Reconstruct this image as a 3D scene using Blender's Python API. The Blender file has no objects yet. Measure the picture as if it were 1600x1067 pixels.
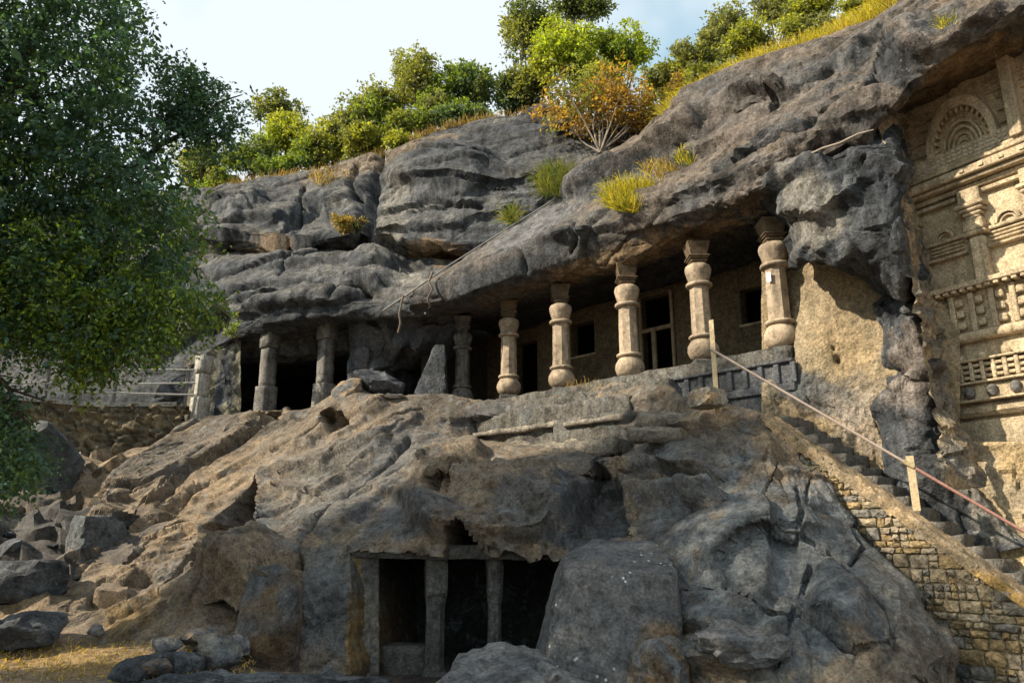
import bpy, bmesh, math, random
import numpy as np
from mathutils import Vector, Matrix

# ------------------------------------------------------------------ camera, sky, sun, exposure
SC = bpy.context.scene
COL = SC.collection
FPX, PITCH = 1155.0, math.atan(307/1155.0)
CP, SP = math.cos(PITCH), math.sin(PITCH)
cam_d = bpy.data.cameras.new('camera'); cam = bpy.data.objects.new('camera', cam_d); COL.objects.link(cam)
cam_d.sensor_width = 36; cam_d.lens = FPX/1600*36; cam_d.clip_end = 2000; cam_d.clip_start = .05
cam.rotation_euler = (math.pi/2+PITCH, 0, 0)
SC.camera = cam
SUN = Vector((-.80, -.20, .60)).normalized()        # towards the sun
world = bpy.data.worlds.new('World'); SC.world = world; world.use_nodes = True
wn = world.node_tree.nodes; wl = world.node_tree.links
sky = wn.new('ShaderNodeTexSky'); sky.sky_type = 'NISHITA'; sky.sun_disc = False
sky.sun_elevation = math.asin(SUN.z); sky.sun_rotation = math.atan2(SUN.x, SUN.y)
sky.air_density = 1.0; sky.dust_density = 2.0; sky.ozone_density = .4
wn['Background'].inputs['Strength'].default_value = 0.11
# a thin bright veil of cloud over the whole sky, torn open here and there
tcw = wn.new('ShaderNodeTexCoord'); cn = wn.new('ShaderNodeTexNoise'); cn.inputs['Scale'].default_value = 1.5; cn.inputs['Detail'].default_value = 5
mpw = wn.new('ShaderNodeMapping'); mpw.inputs['Location'].default_value = (1.28, 2.3, .5); wl.new(tcw.outputs['Generated'], mpw.inputs['Vector']); wl.new(mpw.outputs[0], cn.inputs['Vector'])
cr = wn.new('ShaderNodeValToRGB'); cr.color_ramp.elements[0].position = .33; cr.color_ramp.elements[1].position = .44; wl.new(cn.outputs['Fac'], cr.inputs['Fac'])
cr.color_ramp.elements[0].color = (.1,)*3+(1,); cr.color_ramp.elements[1].color = (.96,)*3+(1,)
mxw = wn.new('ShaderNodeMix'); mxw.data_type = 'RGBA'; mxw.inputs['B'].default_value = (4.9, 5.3, 5.65, 1)
wl.new(cr.outputs[0], mxw.inputs['Factor']); tn = wn.new('ShaderNodeMix'); tn.data_type = 'RGBA'; tn.blend_type = 'MULTIPLY'; tn.inputs['Factor'].default_value = 1; tn.inputs['B'].default_value = (1.3, 1.85, 1.5, 1)
wl.new(sky.outputs[0], tn.inputs['A']); wl.new(tn.outputs['Result'], mxw.inputs['A']); wl.new(mxw.outputs['Result'], wn['Background'].inputs['Color'])
sun_d = bpy.data.lights.new('sun', 'SUN'); sun = bpy.data.objects.new('sun', sun_d); COL.objects.link(sun)
sun_d.energy = 5.0; sun_d.angle = math.radians(.8); sun_d.color = (1, .88, .70)
sun.rotation_euler = SUN.to_track_quat('Z', 'Y').to_euler()
SC.view_settings.view_transform = 'Standard'; SC.view_settings.look = 'None'
SC.view_settings.exposure = 0.80; SC.view_settings.gamma = 1
SC.render.engine = 'CYCLES'
SC.cycles.use_denoising = True
SC.cycles.use_adaptive_sampling = True; SC.cycles.adaptive_threshold = .03
SC.cycles.max_bounces = 3; SC.cycles.diffuse_bounces = 2; SC.cycles.transparent_max_bounces = 4
SC.cycles.sample_clamp_indirect = 6

# ------------------------------------------------------------------ helpers: pixels of the photograph to points
def at(px, py, Y):
    u = (np.asarray(px, float)-800)/FPX; v = (533.5-np.asarray(py, float))/FPX
    fy = CP-v*SP; fz = SP+v*CP
    k = np.asarray(Y, float)/fy
    return np.stack([u*k, fy*k, fz*k], -1)
def A(px, py, Y): return Vector(at(px, py, Y))
def proj(P):
    P = np.asarray(P, float)
    d = P[..., 1]*CP+P[..., 2]*SP; w = -P[..., 1]*SP+P[..., 2]*CP
    d = np.maximum(d, .05)
    return 800+FPX*P[..., 0]/d, 533.5-FPX*w/d
def ray_plane(px, py, o, n):
    d = A(px, py, 1.0); return d*(o.dot(n)/d.dot(n))

# ------------------------------------------------------------------ helpers: noise
def _h(i, j, k, seed):
    h = (i.astype(np.int64)*374761393+j.astype(np.int64)*668265263+k.astype(np.int64)*2147483647+seed*144665) & 0xffffffff
    h = ((h ^ (h >> 13))*1274126177) & 0xffffffff
    h = ((h ^ (h >> 16))*2246822519) & 0xffffffff
    return h ^ (h >> 15)
def gnoise(P, seed=0):
    f = np.floor(P); I = f.astype(np.int64); r = P-f
    w = r*r*r*(r*(r*6-15)+10); out = np.zeros(len(P))
    for a in (0, 1):
        for b in (0, 1):
            for c in (0, 1):
                h = _h(I[:, 0]+a, I[:, 1]+b, I[:, 2]+c, seed)
                g = np.stack([(h & 1023)/511.5-1, ((h >> 10) & 1023)/511.5-1, ((h >> 20) & 1023)/511.5-1], -1)
                dot = ((r-np.array([a, b, c]))*g).sum(1)
                wt = (w[:, 0] if a else 1-w[:, 0])*(w[:, 1] if b else 1-w[:, 1])*(w[:, 2] if c else 1-w[:, 2])
                out += wt*dot
    return out
def fbm(P, octv=4, seed=0, gain=.5):
    s = np.zeros(len(P)); a = 1.; q = P.copy()
    for o in range(octv):
        s += a*gnoise(q, seed+o*17); a *= gain; q = q*2.03+11.7
    return s
def ridged(P, octv=4, seed=0):
    s = np.zeros(len(P)); a = 1.; q = P.copy()
    for o in range(octv):
        s += a*(1-2.2*np.abs(gnoise(q, seed+o*31))); a *= .5; q = q*2.07+5.3
    return s/2-.4
def cells(P, seed=0):
    """broken blocks: every cell has its own height and tilt; returns height and distance to the nearest joint"""
    I = np.floor(P-.5).astype(np.int64)
    b1 = np.full(len(P), 9.); b2 = np.full(len(P), 9.); hh = np.zeros(len(P), np.int64); off = np.zeros((len(P), 3))
    for a in (0, 1):
        for b in (0, 1):
            for c in (0, 1):
                J = I+np.array([a, b, c]); h = _h(J[:, 0], J[:, 1], J[:, 2], seed)
                s = J+.1+.8*np.stack([(h & 1023)/1023., ((h >> 10) & 1023)/1023., ((h >> 20) & 1023)/1023.], -1)
                d = ((P-s)**2).sum(1); m = d < b1
                b2 = np.where(m, b1, np.minimum(b2, d)); b1 = np.where(m, d, b1)
                hh = np.where(m, h, hh); off = np.where(m[:, None], P-s, off)
    h2 = _h(hh & 4095, hh >> 12, hh & 255, seed+5)
    g = np.stack([(h2 & 1023)/511.5-1, ((h2 >> 10) & 1023)/511.5-1, ((h2 >> 20) & 1023)/511.5-1], -1)
    return 1.5*(g*off).sum(1)+.75*(((h2 >> 7) & 255)/255.-.5), np.sqrt(b2)-np.sqrt(b1)
def scallop(P, seed=0):
    """shallow concave fracture faces meeting in sharp ridges"""
    I = np.floor(P-.5).astype(np.int64); b1 = np.full(len(P), 9.)
    for a in (0, 1):
        for b in (0, 1):
            for c in (0, 1):
                J = I+np.array([a, b, c]); h = _h(J[:, 0], J[:, 1], J[:, 2], seed)
                s = J+.1+.8*np.stack([(h & 1023)/1023., ((h >> 10) & 1023)/1023., ((h >> 20) & 1023)/1023.], -1)
                b1 = np.minimum(b1, ((P-s)**2).sum(1)+.3*((h >> 5) & 255)/255.)
    return b1-.35
def stretch(P, axis, k, scale):
    a = np.array(axis, float); a /= np.linalg.norm(a)
    return (P-np.outer(P@a, a)*(1-1/k))/scale
def sstep(x, a, b):
    t = np.clip((x-a)/(b-a), 0, 1); return t*t*(3-2*t)

# ------------------------------------------------------------------ helpers: meshes and objects
def pchip(x, y, xs):
    x = np.asarray(x, float); y = np.asarray(y, float); h = np.diff(x); d = np.diff(y, axis=0)/h.reshape(-1, *[1]*(y.ndim-1))
    m = np.zeros_like(y)
    if len(x) == 2: m[:] = d[0]
    else:
        hr = h.reshape(-1, *[1]*(y.ndim-1))
        w1 = 2*hr[1:]+hr[:-1]; w2 = hr[1:]+2*hr[:-1]
        with np.errstate(all='ignore'):
            v = (w1+w2)/(w1/d[:-1]+w2/d[1:])
        m[1:-1] = np.where(d[:-1]*d[1:] > 0, np.nan_to_num(v), 0); m[0] = d[0]; m[-1] = d[-1]
    i = np.clip(np.searchsorted(x, xs)-1, 0, len(x)-2); t = (xs-x[i])/h[i]
    sh = (-1,)+(1,)*(y.ndim-1); t = t.reshape(sh); hh = h[i].reshape(sh)
    return (2*t**3-3*t**2+1)*y[i]+(t**3-2*t**2+t)*hh*m[i]+(-2*t**3+3*t**2)*y[i+1]+(t**3-t**2)*hh*m[i+1]

def link(name, me, mat=None, parent=None):
    o = bpy.data.objects.new(name, me); COL.objects.link(o)
    if me is not None and mat is not None: me.materials.append(mat)
    if parent is not None: o.parent = parent
    return o
def thing(name, label, cat, loc=(0, 0, 0), rotz=0, group=None):
    o = bpy.data.objects.new(name, None); COL.objects.link(o); o.location = loc; o.rotation_euler = (0, 0, rotz)
    o.empty_display_size = .2
    return tag(o, label, cat, group)
def tag(o, label, cat, group=None):
    o['label'] = label; o['category'] = cat; o['kind'] = 'thing'
    if group: o['group'] = group
    return o
def struct(o): o['kind'] = 'structure'; return o
def mesh_np(name, V, Fq, tint=None, smooth=True):
    V = np.asarray(V, np.float32); Fq = np.asarray(Fq, np.int32); k = Fq.shape[1]
    me = bpy.data.meshes.new(name); me.vertices.add(len(V)); me.vertices.foreach_set('co', V.ravel())
    me.loops.add(Fq.size); me.loops.foreach_set('vertex_index', Fq.ravel())
    me.polygons.add(len(Fq)); me.polygons.foreach_set('loop_start', np.arange(0, Fq.size, k, dtype=np.int32))
    me.polygons.foreach_set('loop_total', np.full(len(Fq), k, np.int32))
    me.polygons.foreach_set('use_smooth', np.full(len(Fq), smooth, bool))
    me.update(calc_edges=True)
    if tint is not None:
        at_ = me.attributes.new('tint', 'FLOAT_COLOR', 'POINT')
        c = np.ones((len(V), 4), np.float32); c[:, :3] = tint; at_.data.foreach_set('color', c.ravel())
    return me
def grid_faces(nr, nc):
    i = np.arange(nr*nc).reshape(nr, nc)
    return np.stack([i[:-1, :-1].ravel(), i[1:, :-1].ravel(), i[1:, 1:].ravel(), i[:-1, 1:].ravel()], -1)
def gnormals(G):
    du = np.gradient(G, axis=1); dv = np.gradient(G, axis=0); n = np.cross(du, dv)
    n /= np.linalg.norm(n, axis=-1, keepdims=True)+1e-9
    return n

def seg_dist(px, py, line):
    """distance to a polyline in photograph pixels and the side (positive: below it)"""
    best = np.full(px.shape, 1e9); side = np.zeros(px.shape)
    for (x0, y0), (x1, y1) in zip(line[:-1], line[1:]):
        dx, dy = x1-x0, y1-y0; L = dx*dx+dy*dy
        t = np.clip(((px-x0)*dx+(py-y0)*dy)/L, 0, 1); ex = px-x0-t*dx; ey = py-y0-t*dy; d = np.hypot(ex, ey)
        s = np.sign(dx*(py-y0)-dy*(px-x0)); m = d < best
        best = np.where(m, d, best); side = np.where(m, s, side)
    return best, side
def in_poly(px, py, poly):
    ins = np.zeros(px.shape, bool); n = len(poly)
    for i in range(n):
        x0, y0 = poly[i]; x1, y1 = poly[(i+1) % n]
        if y0 == y1: continue
        ins ^= ((y0 > py) != (y1 > py)) & (px < (x1-x0)*(py-y0)/(y1-y0)+x0)
    return ins

def loft(rows, res, by_px=True, nc=None):
    """rows of (px, py, Y) or ready points, top to bottom, swept into one sheet"""
    pts = []
    if by_px:
        x0 = max(r[0][0] for r in rows); x1 = min(r[-1][0] for r in rows)
        xs = np.linspace(x0, x1, nc)
        for r in rows:
            r = np.array(r, float)
            pts.append(at(xs, pchip(r[:, 0], r[:, 1], xs), pchip(r[:, 0], r[:, 2], xs)))
    else:
        for r in rows:
            r = np.array(r, float); p = at(r[:, 0], r[:, 1], r[:, 2])
            L = np.r_[0, np.cumsum(np.linalg.norm(np.diff(p, axis=0), axis=1))]
            pts.append(pchip(L/L[-1], p, np.linspace(0, 1, nc)))
    return sweep(pts, res)
def sweep(pts, res):
    pts = np.array(pts); L = np.linalg.norm(np.diff(pts, axis=0), axis=2).mean(1)
    v = np.r_[0, np.cumsum(L)]; n = max(int(v[-1]/res), 4)
    return pchip(v, pts, np.linspace(0, v[-1], n))

def rock_sheet(name, G, mat, ops=(), noise=(), tintf=None, out=None):
    """G: grid of points. ops: hand-placed ledges, cracks, bulges, openings. noise: function(P) -> height along the normal"""
    nr, nc = G.shape[:2]; N = gnormals(G)
    ref = np.array([0, -1, .25]) if out is None else np.array(out, float)
    if (N*ref).sum(-1).mean() < 0: N = -N
    px, py = proj(G); carve = np.zeros(G.shape); d = np.zeros((nr, nc)); dc = np.zeros((nr, nc)); keep = np.ones((nr, nc))
    P0 = G.reshape(-1, 3)
    wob = (fbm(P0/.7, 2, 77)*10).reshape(nr, nc); wob2 = (fbm(P0/.7+40, 2, 78)*10).reshape(nr, nc)
    for op in ops:
        k = op[0]
        if k == 'bump':
            _, cx, cy, rx, ry, rot, amp = op
            c, s = math.cos(math.radians(rot)), math.sin(math.radians(rot)); qx = px+wob*.6-cx; qy = py+wob2*.6-cy
            a = (qx*c+qy*s)/rx; b = (-qx*s+qy*c)/ry; r = np.sqrt(a*a+b*b)
            d += amp*(1-sstep(r, .35, 1.))
        elif k == 'ledge':     # raised just above the line, falls away sharply below it
            line, wid, amp = op[1:4]; fall = op[4] if len(op) > 4 else 14.
            dist, side = seg_dist(px+wob*.7, py+wob2*.7, line); x = dist*side
            d += amp*np.where(x < 0, np.exp(-(np.abs(x)/wid)**1.4), 1-sstep(x, 0, fall))*(dist < wid*4)
        elif k == 'crack':
            _, line, wid, amp = op
            dist, side = seg_dist(px+wob*.5, py+wob2*.5, line)
            dc -= amp*np.exp(-(dist/wid)**2)
        elif k == 'push':      # an opening cut into the rock
            _, poly, vec, sc = op
            m = in_poly(px+wob*sc, py+wob2*sc, poly).astype(float)
            carve += m[..., None]*np.array(vec); keep *= 1-m
        elif k == 'move':      # shift a soft-edged polygon bodily
            _, poly, vec, soft = op
            m = in_poly(px+wob*.8, py+wob2*.8, poly)
            dist, _s = seg_dist(px+wob*.8, py+wob2*.8, list(poly)+[poly[0]])
            carve += (m*sstep(dist, 0, soft))[..., None]*np.array(vec)
    for _k in range(2):                 # round the breaks a little so that they do not follow the mesh rows
        d[1:-1, 1:-1] = (d[1:-1, 1:-1]*2+d[:-2, 1:-1]+d[2:, 1:-1]+d[1:-1, :-2]+d[1:-1, 2:])/6
    d += dc
    G1 = G+N*d[..., None]+carve
    N1 = gnormals(G1); N1 *= np.sign((N1*N).sum(-1, keepdims=True)+1e-9)
    N2 = N*.6+N1*.4; N2 /= np.linalg.norm(N2, axis=-1, keepdims=True)
    P = G1.reshape(-1, 3); h = noise(P, px.ravel(), py.ravel()) if noise else 0
    P = P+N2.reshape(-1, 3)*(h*np.clip(keep.ravel()+.15, 0, 1))[:, None]
    t = tintf(P, px.ravel(), py.ravel(), N1.reshape(-1, 3)) if tintf else None
    me = mesh_np(name, P, grid_faces(nr, nc), t); me.set_sharp_from_angle(angle=math.radians(36))
    return struct(link(name, me, mat))

def box_bm(bm, x0, x1, y0, y1, z0, z1, M=None):
    vs = [bm.verts.new((x, y, z)) for x in (x0, x1) for y in (y0, y1) for z in (z0, z1)]
    for f in ((0, 1, 3, 2), (4, 6, 7, 5), (0, 4, 5, 1), (2, 3, 7, 6), (0, 2, 6, 4), (1, 5, 7, 3)): bm.faces.new([vs[i] for i in f])
    if M is not None:
        for v in vs: v.co = M @ v.co
    return vs
def bm_obj(name, bm, mat, parent=None, smooth=False, bevel=0):
    if bevel:
        bmesh.ops.bevel(bm, geom=list(bm.edges), offset=bevel, segments=1, affect='EDGES', clamp_overlap=True)
    bmesh.ops.recalc_face_normals(bm, faces=bm.faces)
    me = bpy.data.meshes.new(name); bm.to_mesh(me); bm.free()
    if smooth:
        for p in me.polygons: p.use_smooth = True
    return link(name, me, mat, parent)
def box(name, x0, x1, y0, y1, z0, z1, mat, parent=None, M=None, bevel=0.01):
    bm = bmesh.new(); box_bm(bm, x0, x1, y0, y1, z0, z1, M)
    return bm_obj(name, bm, mat, parent, bevel=bevel)
def tube_np(pts, rad, sides=7):
    pts = np.array([list(p) for p in pts], float); n = len(pts); rad = np.broadcast_to(np.asarray(rad, float), (n,))
    T = np.gradient(pts, axis=0); T /= np.linalg.norm(T, axis=1, keepdims=True)+1e-9
    up = np.array([0, 0, 1.]); V = []
    for p, t, r in zip(pts, T, rad):
        ref = up if abs(t[2]) < .9 else np.array([1., 0, 0])
        a = np.cross(t, ref); a /= np.linalg.norm(a); b = np.cross(t, a)
        for k in range(sides):
            w = 2*math.pi*k/sides; V.append(p+r*(a*math.cos(w)+b*math.sin(w)))
    Fq = [(i*sides+k, i*sides+(k+1) % sides, (i+1)*sides+(k+1) % sides, (i+1)*sides+k) for i in range(n-1) for k in range(sides)]
    return np.array(V), np.array(Fq)
def join_np(parts):
    V = []; Fq = []; o = 0
    for v, f in parts: V.append(v); Fq.append(f+o); o += len(v)
    return np.concatenate(V), np.concatenate(Fq)
def tubes(name, lst, mat, parent=None, sides=7):
    V, Fq = join_np([tube_np(p, r, sides) for p, r in lst])
    return link(name, mesh_np(name, V, Fq), mat, parent)
def lathe(name, prof, mat, parent=None, sides=32, loc=(0, 0, 0), wear=None):
    """prof: (radius, z, sides-or-round) rings"""
    if sides > 10 or wear:
        q = [prof[0]]
        for (r0, z0), (r1, z1) in zip(prof[:-1], prof[1:]):
            m = max(1, int(math.hypot(r1-r0, z1-z0)/.045)) if wear else 1
            q += [(r0+(r1-r0)*i/m, z0+(z1-z0)*i/m) for i in range(1, m+1)]
        prof = q
    V = []; n = len(prof)
    for r, z in prof:
        for k in range(sides):
            w = 2*math.pi*(k+.5)/sides; V.append((loc[0]+r*math.cos(w), loc[1]+r*math.sin(w), loc[2]+z))
    Fq = [(i*sides+k, i*sides+(k+1) % sides, (i+1)*sides+(k+1) % sides, (i+1)*sides+k) for i in range(n-1) for k in range(sides)]
    if wear is not None:                # chips and weathering, different on every piece
        V = np.array(V); W_ = V+np.array(wear); R_ = V-np.array([loc[0], loc[1], 0]); R_[:, 2] = 0; R_ /= np.linalg.norm(R_, axis=1, keepdims=True)+1e-6
        V = V+R_*(.010*fbm(W_/.16, 3, 301)-.05*np.maximum(fbm(W_/.3, 3, 302)-.28, 0))[:, None]
    me = mesh_np(name, V, Fq, smooth=sides > 10)
    return link(name, me, mat, parent)

# ------------------------------------------------------------------ materials
def nt(name):
    m = bpy.data.materials.new(name); m.use_nodes = True; t = m.node_tree
    return m, t, t.nodes, t.links, t.nodes['Principled BSDF']
def N_(nodes, typ, **kw):
    n = nodes.new(typ)
    for k, v in kw.items(): setattr(n, k, v)
    return n
def noise_node(nodes, links, vec, scale, detail=5, rough=.55, dist=0):
    n = nodes.new('ShaderNodeTexNoise'); n.inputs['Scale'].default_value = scale; n.inputs['Detail'].default_value = detail
    n.inputs['Roughness'].default_value = rough; n.inputs['Distortion'].default_value = dist; links.new(vec, n.inputs['Vector']); return n.outputs['Fac']
def ramp(nodes, links, fac, stops):
    r = nodes.new('ShaderNodeValToRGB'); links.new(fac, r.inputs['Fac'])
    while len(r.color_ramp.elements) < len(stops): r.color_ramp.elements.new(.5)
    for e, (p, c) in zip(r.color_ramp.elements, stops):
        e.position = p; e.color = (*c, 1) if len(c) == 3 else c
    return r.outputs['Color']
def mix(nodes, links, fac, a, b, mode='MIX'):
    m = nodes.new('ShaderNodeMix'); m.data_type = 'RGBA'; m.blend_type = mode
    for sock, val in ((m.inputs['Factor'], fac), (m.inputs['A'], a), (m.inputs['B'], b)):
        if isinstance(val, (int, float)): sock.default_value = val
        elif isinstance(val, tuple): sock.default_value = (*val, 1)
        else: links.new(val, sock)
    return m.outputs['Result']
def rock_mat(name, base=None, bump=.5, fine=30, speck=.0, streak=.0, axis=None, rough=.9, var=.5, lich=.0):
    """weathered rock: colour from the painted tint (or base), mottling, water streaks, pale lichen spots, several scales of relief"""
    m, t, n, l, b = nt(name)
    geo = N_(n, 'ShaderNodeNewGeometry'); vec = geo.outputs['Position']
    if base is None:
        a = N_(n, 'ShaderNodeAttribute', attribute_name='tint'); c = a.outputs['Color']
    else:
        rg = N_(n, 'ShaderNodeRGB'); rg.outputs[0].default_value = (*base, 1); c = rg.outputs[0]
    n1 = noise_node(n, l, vec, 1.3, 4, .6, .3); n2 = noise_node(n, l, vec, 7, 4, .65); n3 = noise_node(n, l, vec, fine, 3, .7)
    k1 = ramp(n, l, n1, [(.3, (1-var*.75,)*3), (.5, (1, 1, 1)), (.72, (1+var*.5, 1+var*.46, 1+var*.4))])
    c = mix(n, l, 1., c, k1, 'MULTIPLY')
    k2 = ramp(n, l, n2, [(.32, (1-var,)*3), (.5, (1, 1, 1)), (.68, (1+var*.7,)*3)]); c = mix(n, l, 1., c, k2, 'MULTIPLY')
    k3 = ramp(n, l, n3, [(.36, (.56, .56, .56)), (.5, (1, 1, 1)), (.64, (1.42, 1.42, 1.42))]); c = mix(n, l, .8 if bump > .3 else .35, c, k3, 'MULTIPLY')
    if streak:
        mp = N_(n, 'ShaderNodeMapping'); mp.inputs['Scale'].default_value = (3.2, 3.2, .25); l.new(vec, mp.inputs['Vector'])
        s = noise_node(n, l, mp.outputs['Vector'], 1.4, 5, .6, .4)
        c = mix(n, l, 1., c, ramp(n, l, s, [(.4, (1-streak,)*3), (.55, (1, 1, 1))]), 'MULTIPLY')
    if lich:
        s = noise_node(n, l, vec, 3.1, 8, .75, .6)
        c = mix(n, l, ramp(n, l, s, [(.52, (0, 0, 0)), (.66, (lich,)*3)]), c, (.27, .31, .33))
    if speck:
        vo = N_(n, 'ShaderNodeTexVoronoi'); vo.inputs['Scale'].default_value = 9; l.new(vec, vo.inputs['Vector'])
        sm = noise_node(n, l, vec, 1.6, 3)
        mm = N_(n, 'ShaderNodeMath', operation='MULTIPLY'); l.new(ramp(n, l, vo.outputs['Distance'], [(.12, (1, 1, 1)), (.2, (0, 0, 0))]), mm.inputs[0])
        l.new(ramp(n, l, sm, [(.5, (0, 0, 0)), (.62, (speck,)*3)]), mm.inputs[1])
        c = mix(n, l, mm.outputs[0], c, (.6, .62, .6))
    l.new(c, b.inputs['Base Color']); b.inputs['Roughness'].default_value = rough
    b.inputs['Specular IOR Level'].default_value = .25
    prev = None
    v2 = vec
    if axis is not None:
        mp = N_(n, 'ShaderNodeMapping'); mp.inputs['Rotation'].default_value = axis[:3]; mp.inputs['Scale'].default_value = axis[3:]; l.new(vec, mp.inputs['Vector']); v2 = mp.outputs['Vector']
    cre = N_(n, 'ShaderNodeMath', operation='SUBTRACT'); l.new(noise_node(n, l, v2, 4.5, 4, .65, .4), cre.inputs[0]); cre.inputs[1].default_value = .5
    ab = N_(n, 'ShaderNodeMath', operation='ABSOLUTE'); l.new(cre.outputs[0], ab.inputs[0])
    cr2 = N_(n, 'ShaderNodeMath', operation='POWER'); l.new(ab.outputs[0], cr2.inputs[0]); cr2.inputs[1].default_value = .6
    for f, dist, st in ((cr2.outputs[0], .045, bump), (noise_node(n, l, v2, fine*.7, 3, .75), .065, bump)):
        bp = N_(n, 'ShaderNodeBump'); bp.inputs['Strength'].default_value = min(st, 1); bp.inputs['Distance'].default_value = dist
        l.new(f, bp.inputs['Height'])
        if prev is not None: l.new(prev, bp.inputs['Normal'])
        prev = bp.outputs['Normal']
    l.new(prev, b.inputs['Normal'])
    return m
def leaf_mat(name, trans=.45, gloss=.35):
    m, t, n, l, b = nt(name)
    a = N_(n, 'ShaderNodeAttribute', attribute_name='tint')
    l.new(a.outputs['Color'], b.inputs['Base Color']); b.inputs['Roughness'].default_value = .5; b.inputs['Specular IOR Level'].default_value = gloss
    tr = N_(n, 'ShaderNodeBsdfTranslucent')
    g = mix(n, l, 1., a.outputs['Color'], (1.9, 1.75, .5), 'MULTIPLY'); l.new(g, tr.inputs['Color'])
    mx = N_(n, 'ShaderNodeMixShader'); mx.inputs[0].default_value = trans
    l.new(b.outputs[0], mx.inputs[1]); l.new(tr.outputs[0], mx.inputs[2]); l.new(mx.outputs[0], n['Material Output'].inputs['Surface'])
    return m
def plain_mat(name, col, rough=.6, metal=0, var=.25, scale=14, bump=.15):
    m, t, n, l, b = nt(name)
    tc = N_(n, 'ShaderNodeTexCoord'); f = noise_node(n, l, tc.outputs['Object'], scale, 6, .65)
    l.new(ramp(n, l, f, [(.3, tuple(x*(1-var) for x in col)), (.7, tuple(min(1, x*(1+var)) for x in col))]), b.inputs['Base Color'])
    b.inputs['Roughness'].default_value = rough; b.inputs['Metallic'].default_value = metal
    bp = N_(n, 'ShaderNodeBump'); bp.inputs['Strength'].default_value = bump; bp.inputs['Distance'].default_value = .02; l.new(f, bp.inputs['Height']); l.new(bp.outputs[0], b.inputs['Normal'])
    return m
# ------------------------------------------------------------------ the cliff
TAN = np.array([.31, .22, .13]); GREY = np.array([.098, .102, .107]); DARK = np.array([.042, .047, .055]); BLUE = np.array([.125, .137, .142])
BROWN = np.array([.17, .115, .065]); PALE = np.array([.25, .23, .195]); OCHRE = np.array([.32, .2, .06]); RUST = np.array([.125, .106, .092])
def rocknoise(axis, k=3., big=.16, mid=.07, rid=.08, fine=.022, s_big=1.7, s_mid=.62, seed=0, joint=.014):
    def f(P, px, py):
        w = np.stack([fbm(P/.45+s*9, 3, 50+s+seed) for s in range(3)], -1)
        w2 = np.stack([fbm(P/1.3+s*7, 2, 90+s+seed) for s in range(3)], -1)
        Q = P+w*.03+w2*.1; Q2 = P+w*.03+w2*.06
        hb, eb = cells(stretch(P+w*.06+w2*.12, axis, k, s_big), seed+1); hm, em = cells(stretch(Q, axis, k, s_mid), seed+2)
        hs, es = cells(stretch(Q2, axis, k*.8, s_mid*.4), seed+8); ht, _e = cells(stretch(Q2, axis, k*.6, s_mid*.17), seed+9)
        h = big*hb*sstep(eb, 0, .09)+mid*1.2*hm*sstep(em, 0, .15)+mid*.5*hs*sstep(es, 0, .22)+mid*.22*ht*sstep(_e, 0, .3)-joint*3.*np.exp(-(eb/.024)**2)-joint*1.7*np.exp(-(em/.035)**2)
        h += 1.0*mid*scallop(stretch(Q2, axis, k*.7, s_mid*.6), seed+10)+rid*.25*ridged(stretch(Q, axis, k, 1.1), 2, seed+3)+fine*fbm(P/.1, 2, seed+6)
        return h
    return f
def tints(base, alt, scale=1.5, axis=(1, 0, 0), k=2., blobs=(), up=None, seed=0, sharp=.35):
    """surface colour: two kinds of weathering in patches, plus given patches, one painting cave-floor shade"""
    def f(P, px, py, N):
        m = sstep(fbm(stretch(P, axis, k, scale), 5, 200+seed, .6), -sharp, sharp)[:, None]
        c = base*(1-m)+alt*m
        if up is not None:
            w = sstep(N[:, 2]+.35*fbm(P/.5, 3, 210+seed), .35, .85)[:, None]; c = c*(1-w*up[1])+up[0]*w*up[1]
        nz = fbm(P/.35, 4, 220+seed, .6); 
        for cx, cy, rx, ry, rot, col, st in blobs:
            cc, ss = math.cos(math.radians(rot)), math.sin(math.radians(rot)); x, y = px-cx, py-cy
            r = np.hypot((x*cc+y*ss)/rx, (-x*ss+y*cc)/ry)+nz*.55
            w = (st*(1-sstep(r, .55, 1.05)))[:, None]; c = c*(1-w)+col*w
        return c
    return f
M_rock = rock_mat('weathered_rock', bump=.6, fine=26, streak=.5, speck=.2)
M_slab = rock_mat('slab_rock', bump=.6, fine=24, streak=.4, speck=.15)
M_low = rock_mat('slope_rock', bump=.55, fine=26, speck=.12, lich=.3)
M_cut = rock_mat('chiselled_rock', bump=.7, fine=22, var=.35, streak=.15)
SAND = (.49, .39, .26)
M_pillar = rock_mat('pillar_stone', base=(.38, .30, .215), bump=.28, fine=26, var=.4, streak=.25)
M_pillar_w = rock_mat('weathered_pillar_stone', base=(.15, .142, .13), bump=.45, fine=24, var=.5, streak=.35)
M_sand = rock_mat('carved_sandstone', base=SAND, bump=.35, fine=32, var=.3, streak=.3)
M_dim = rock_mat('cave_wall_stone', base=(.10, .077, .047), bump=.4, fine=18, var=.35)
M_shade = rock_mat('shade_dark_cave_stone', base=(.03, .028, .027), bump=.4, fine=18, var=.35)  # near-black base paints the gloom of the cave rooms into the stone
E_S = Vector((.70711, -.70711, 0)); E_T = Vector((.70711, .70711, 0)); FACADE = 17.65

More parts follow.
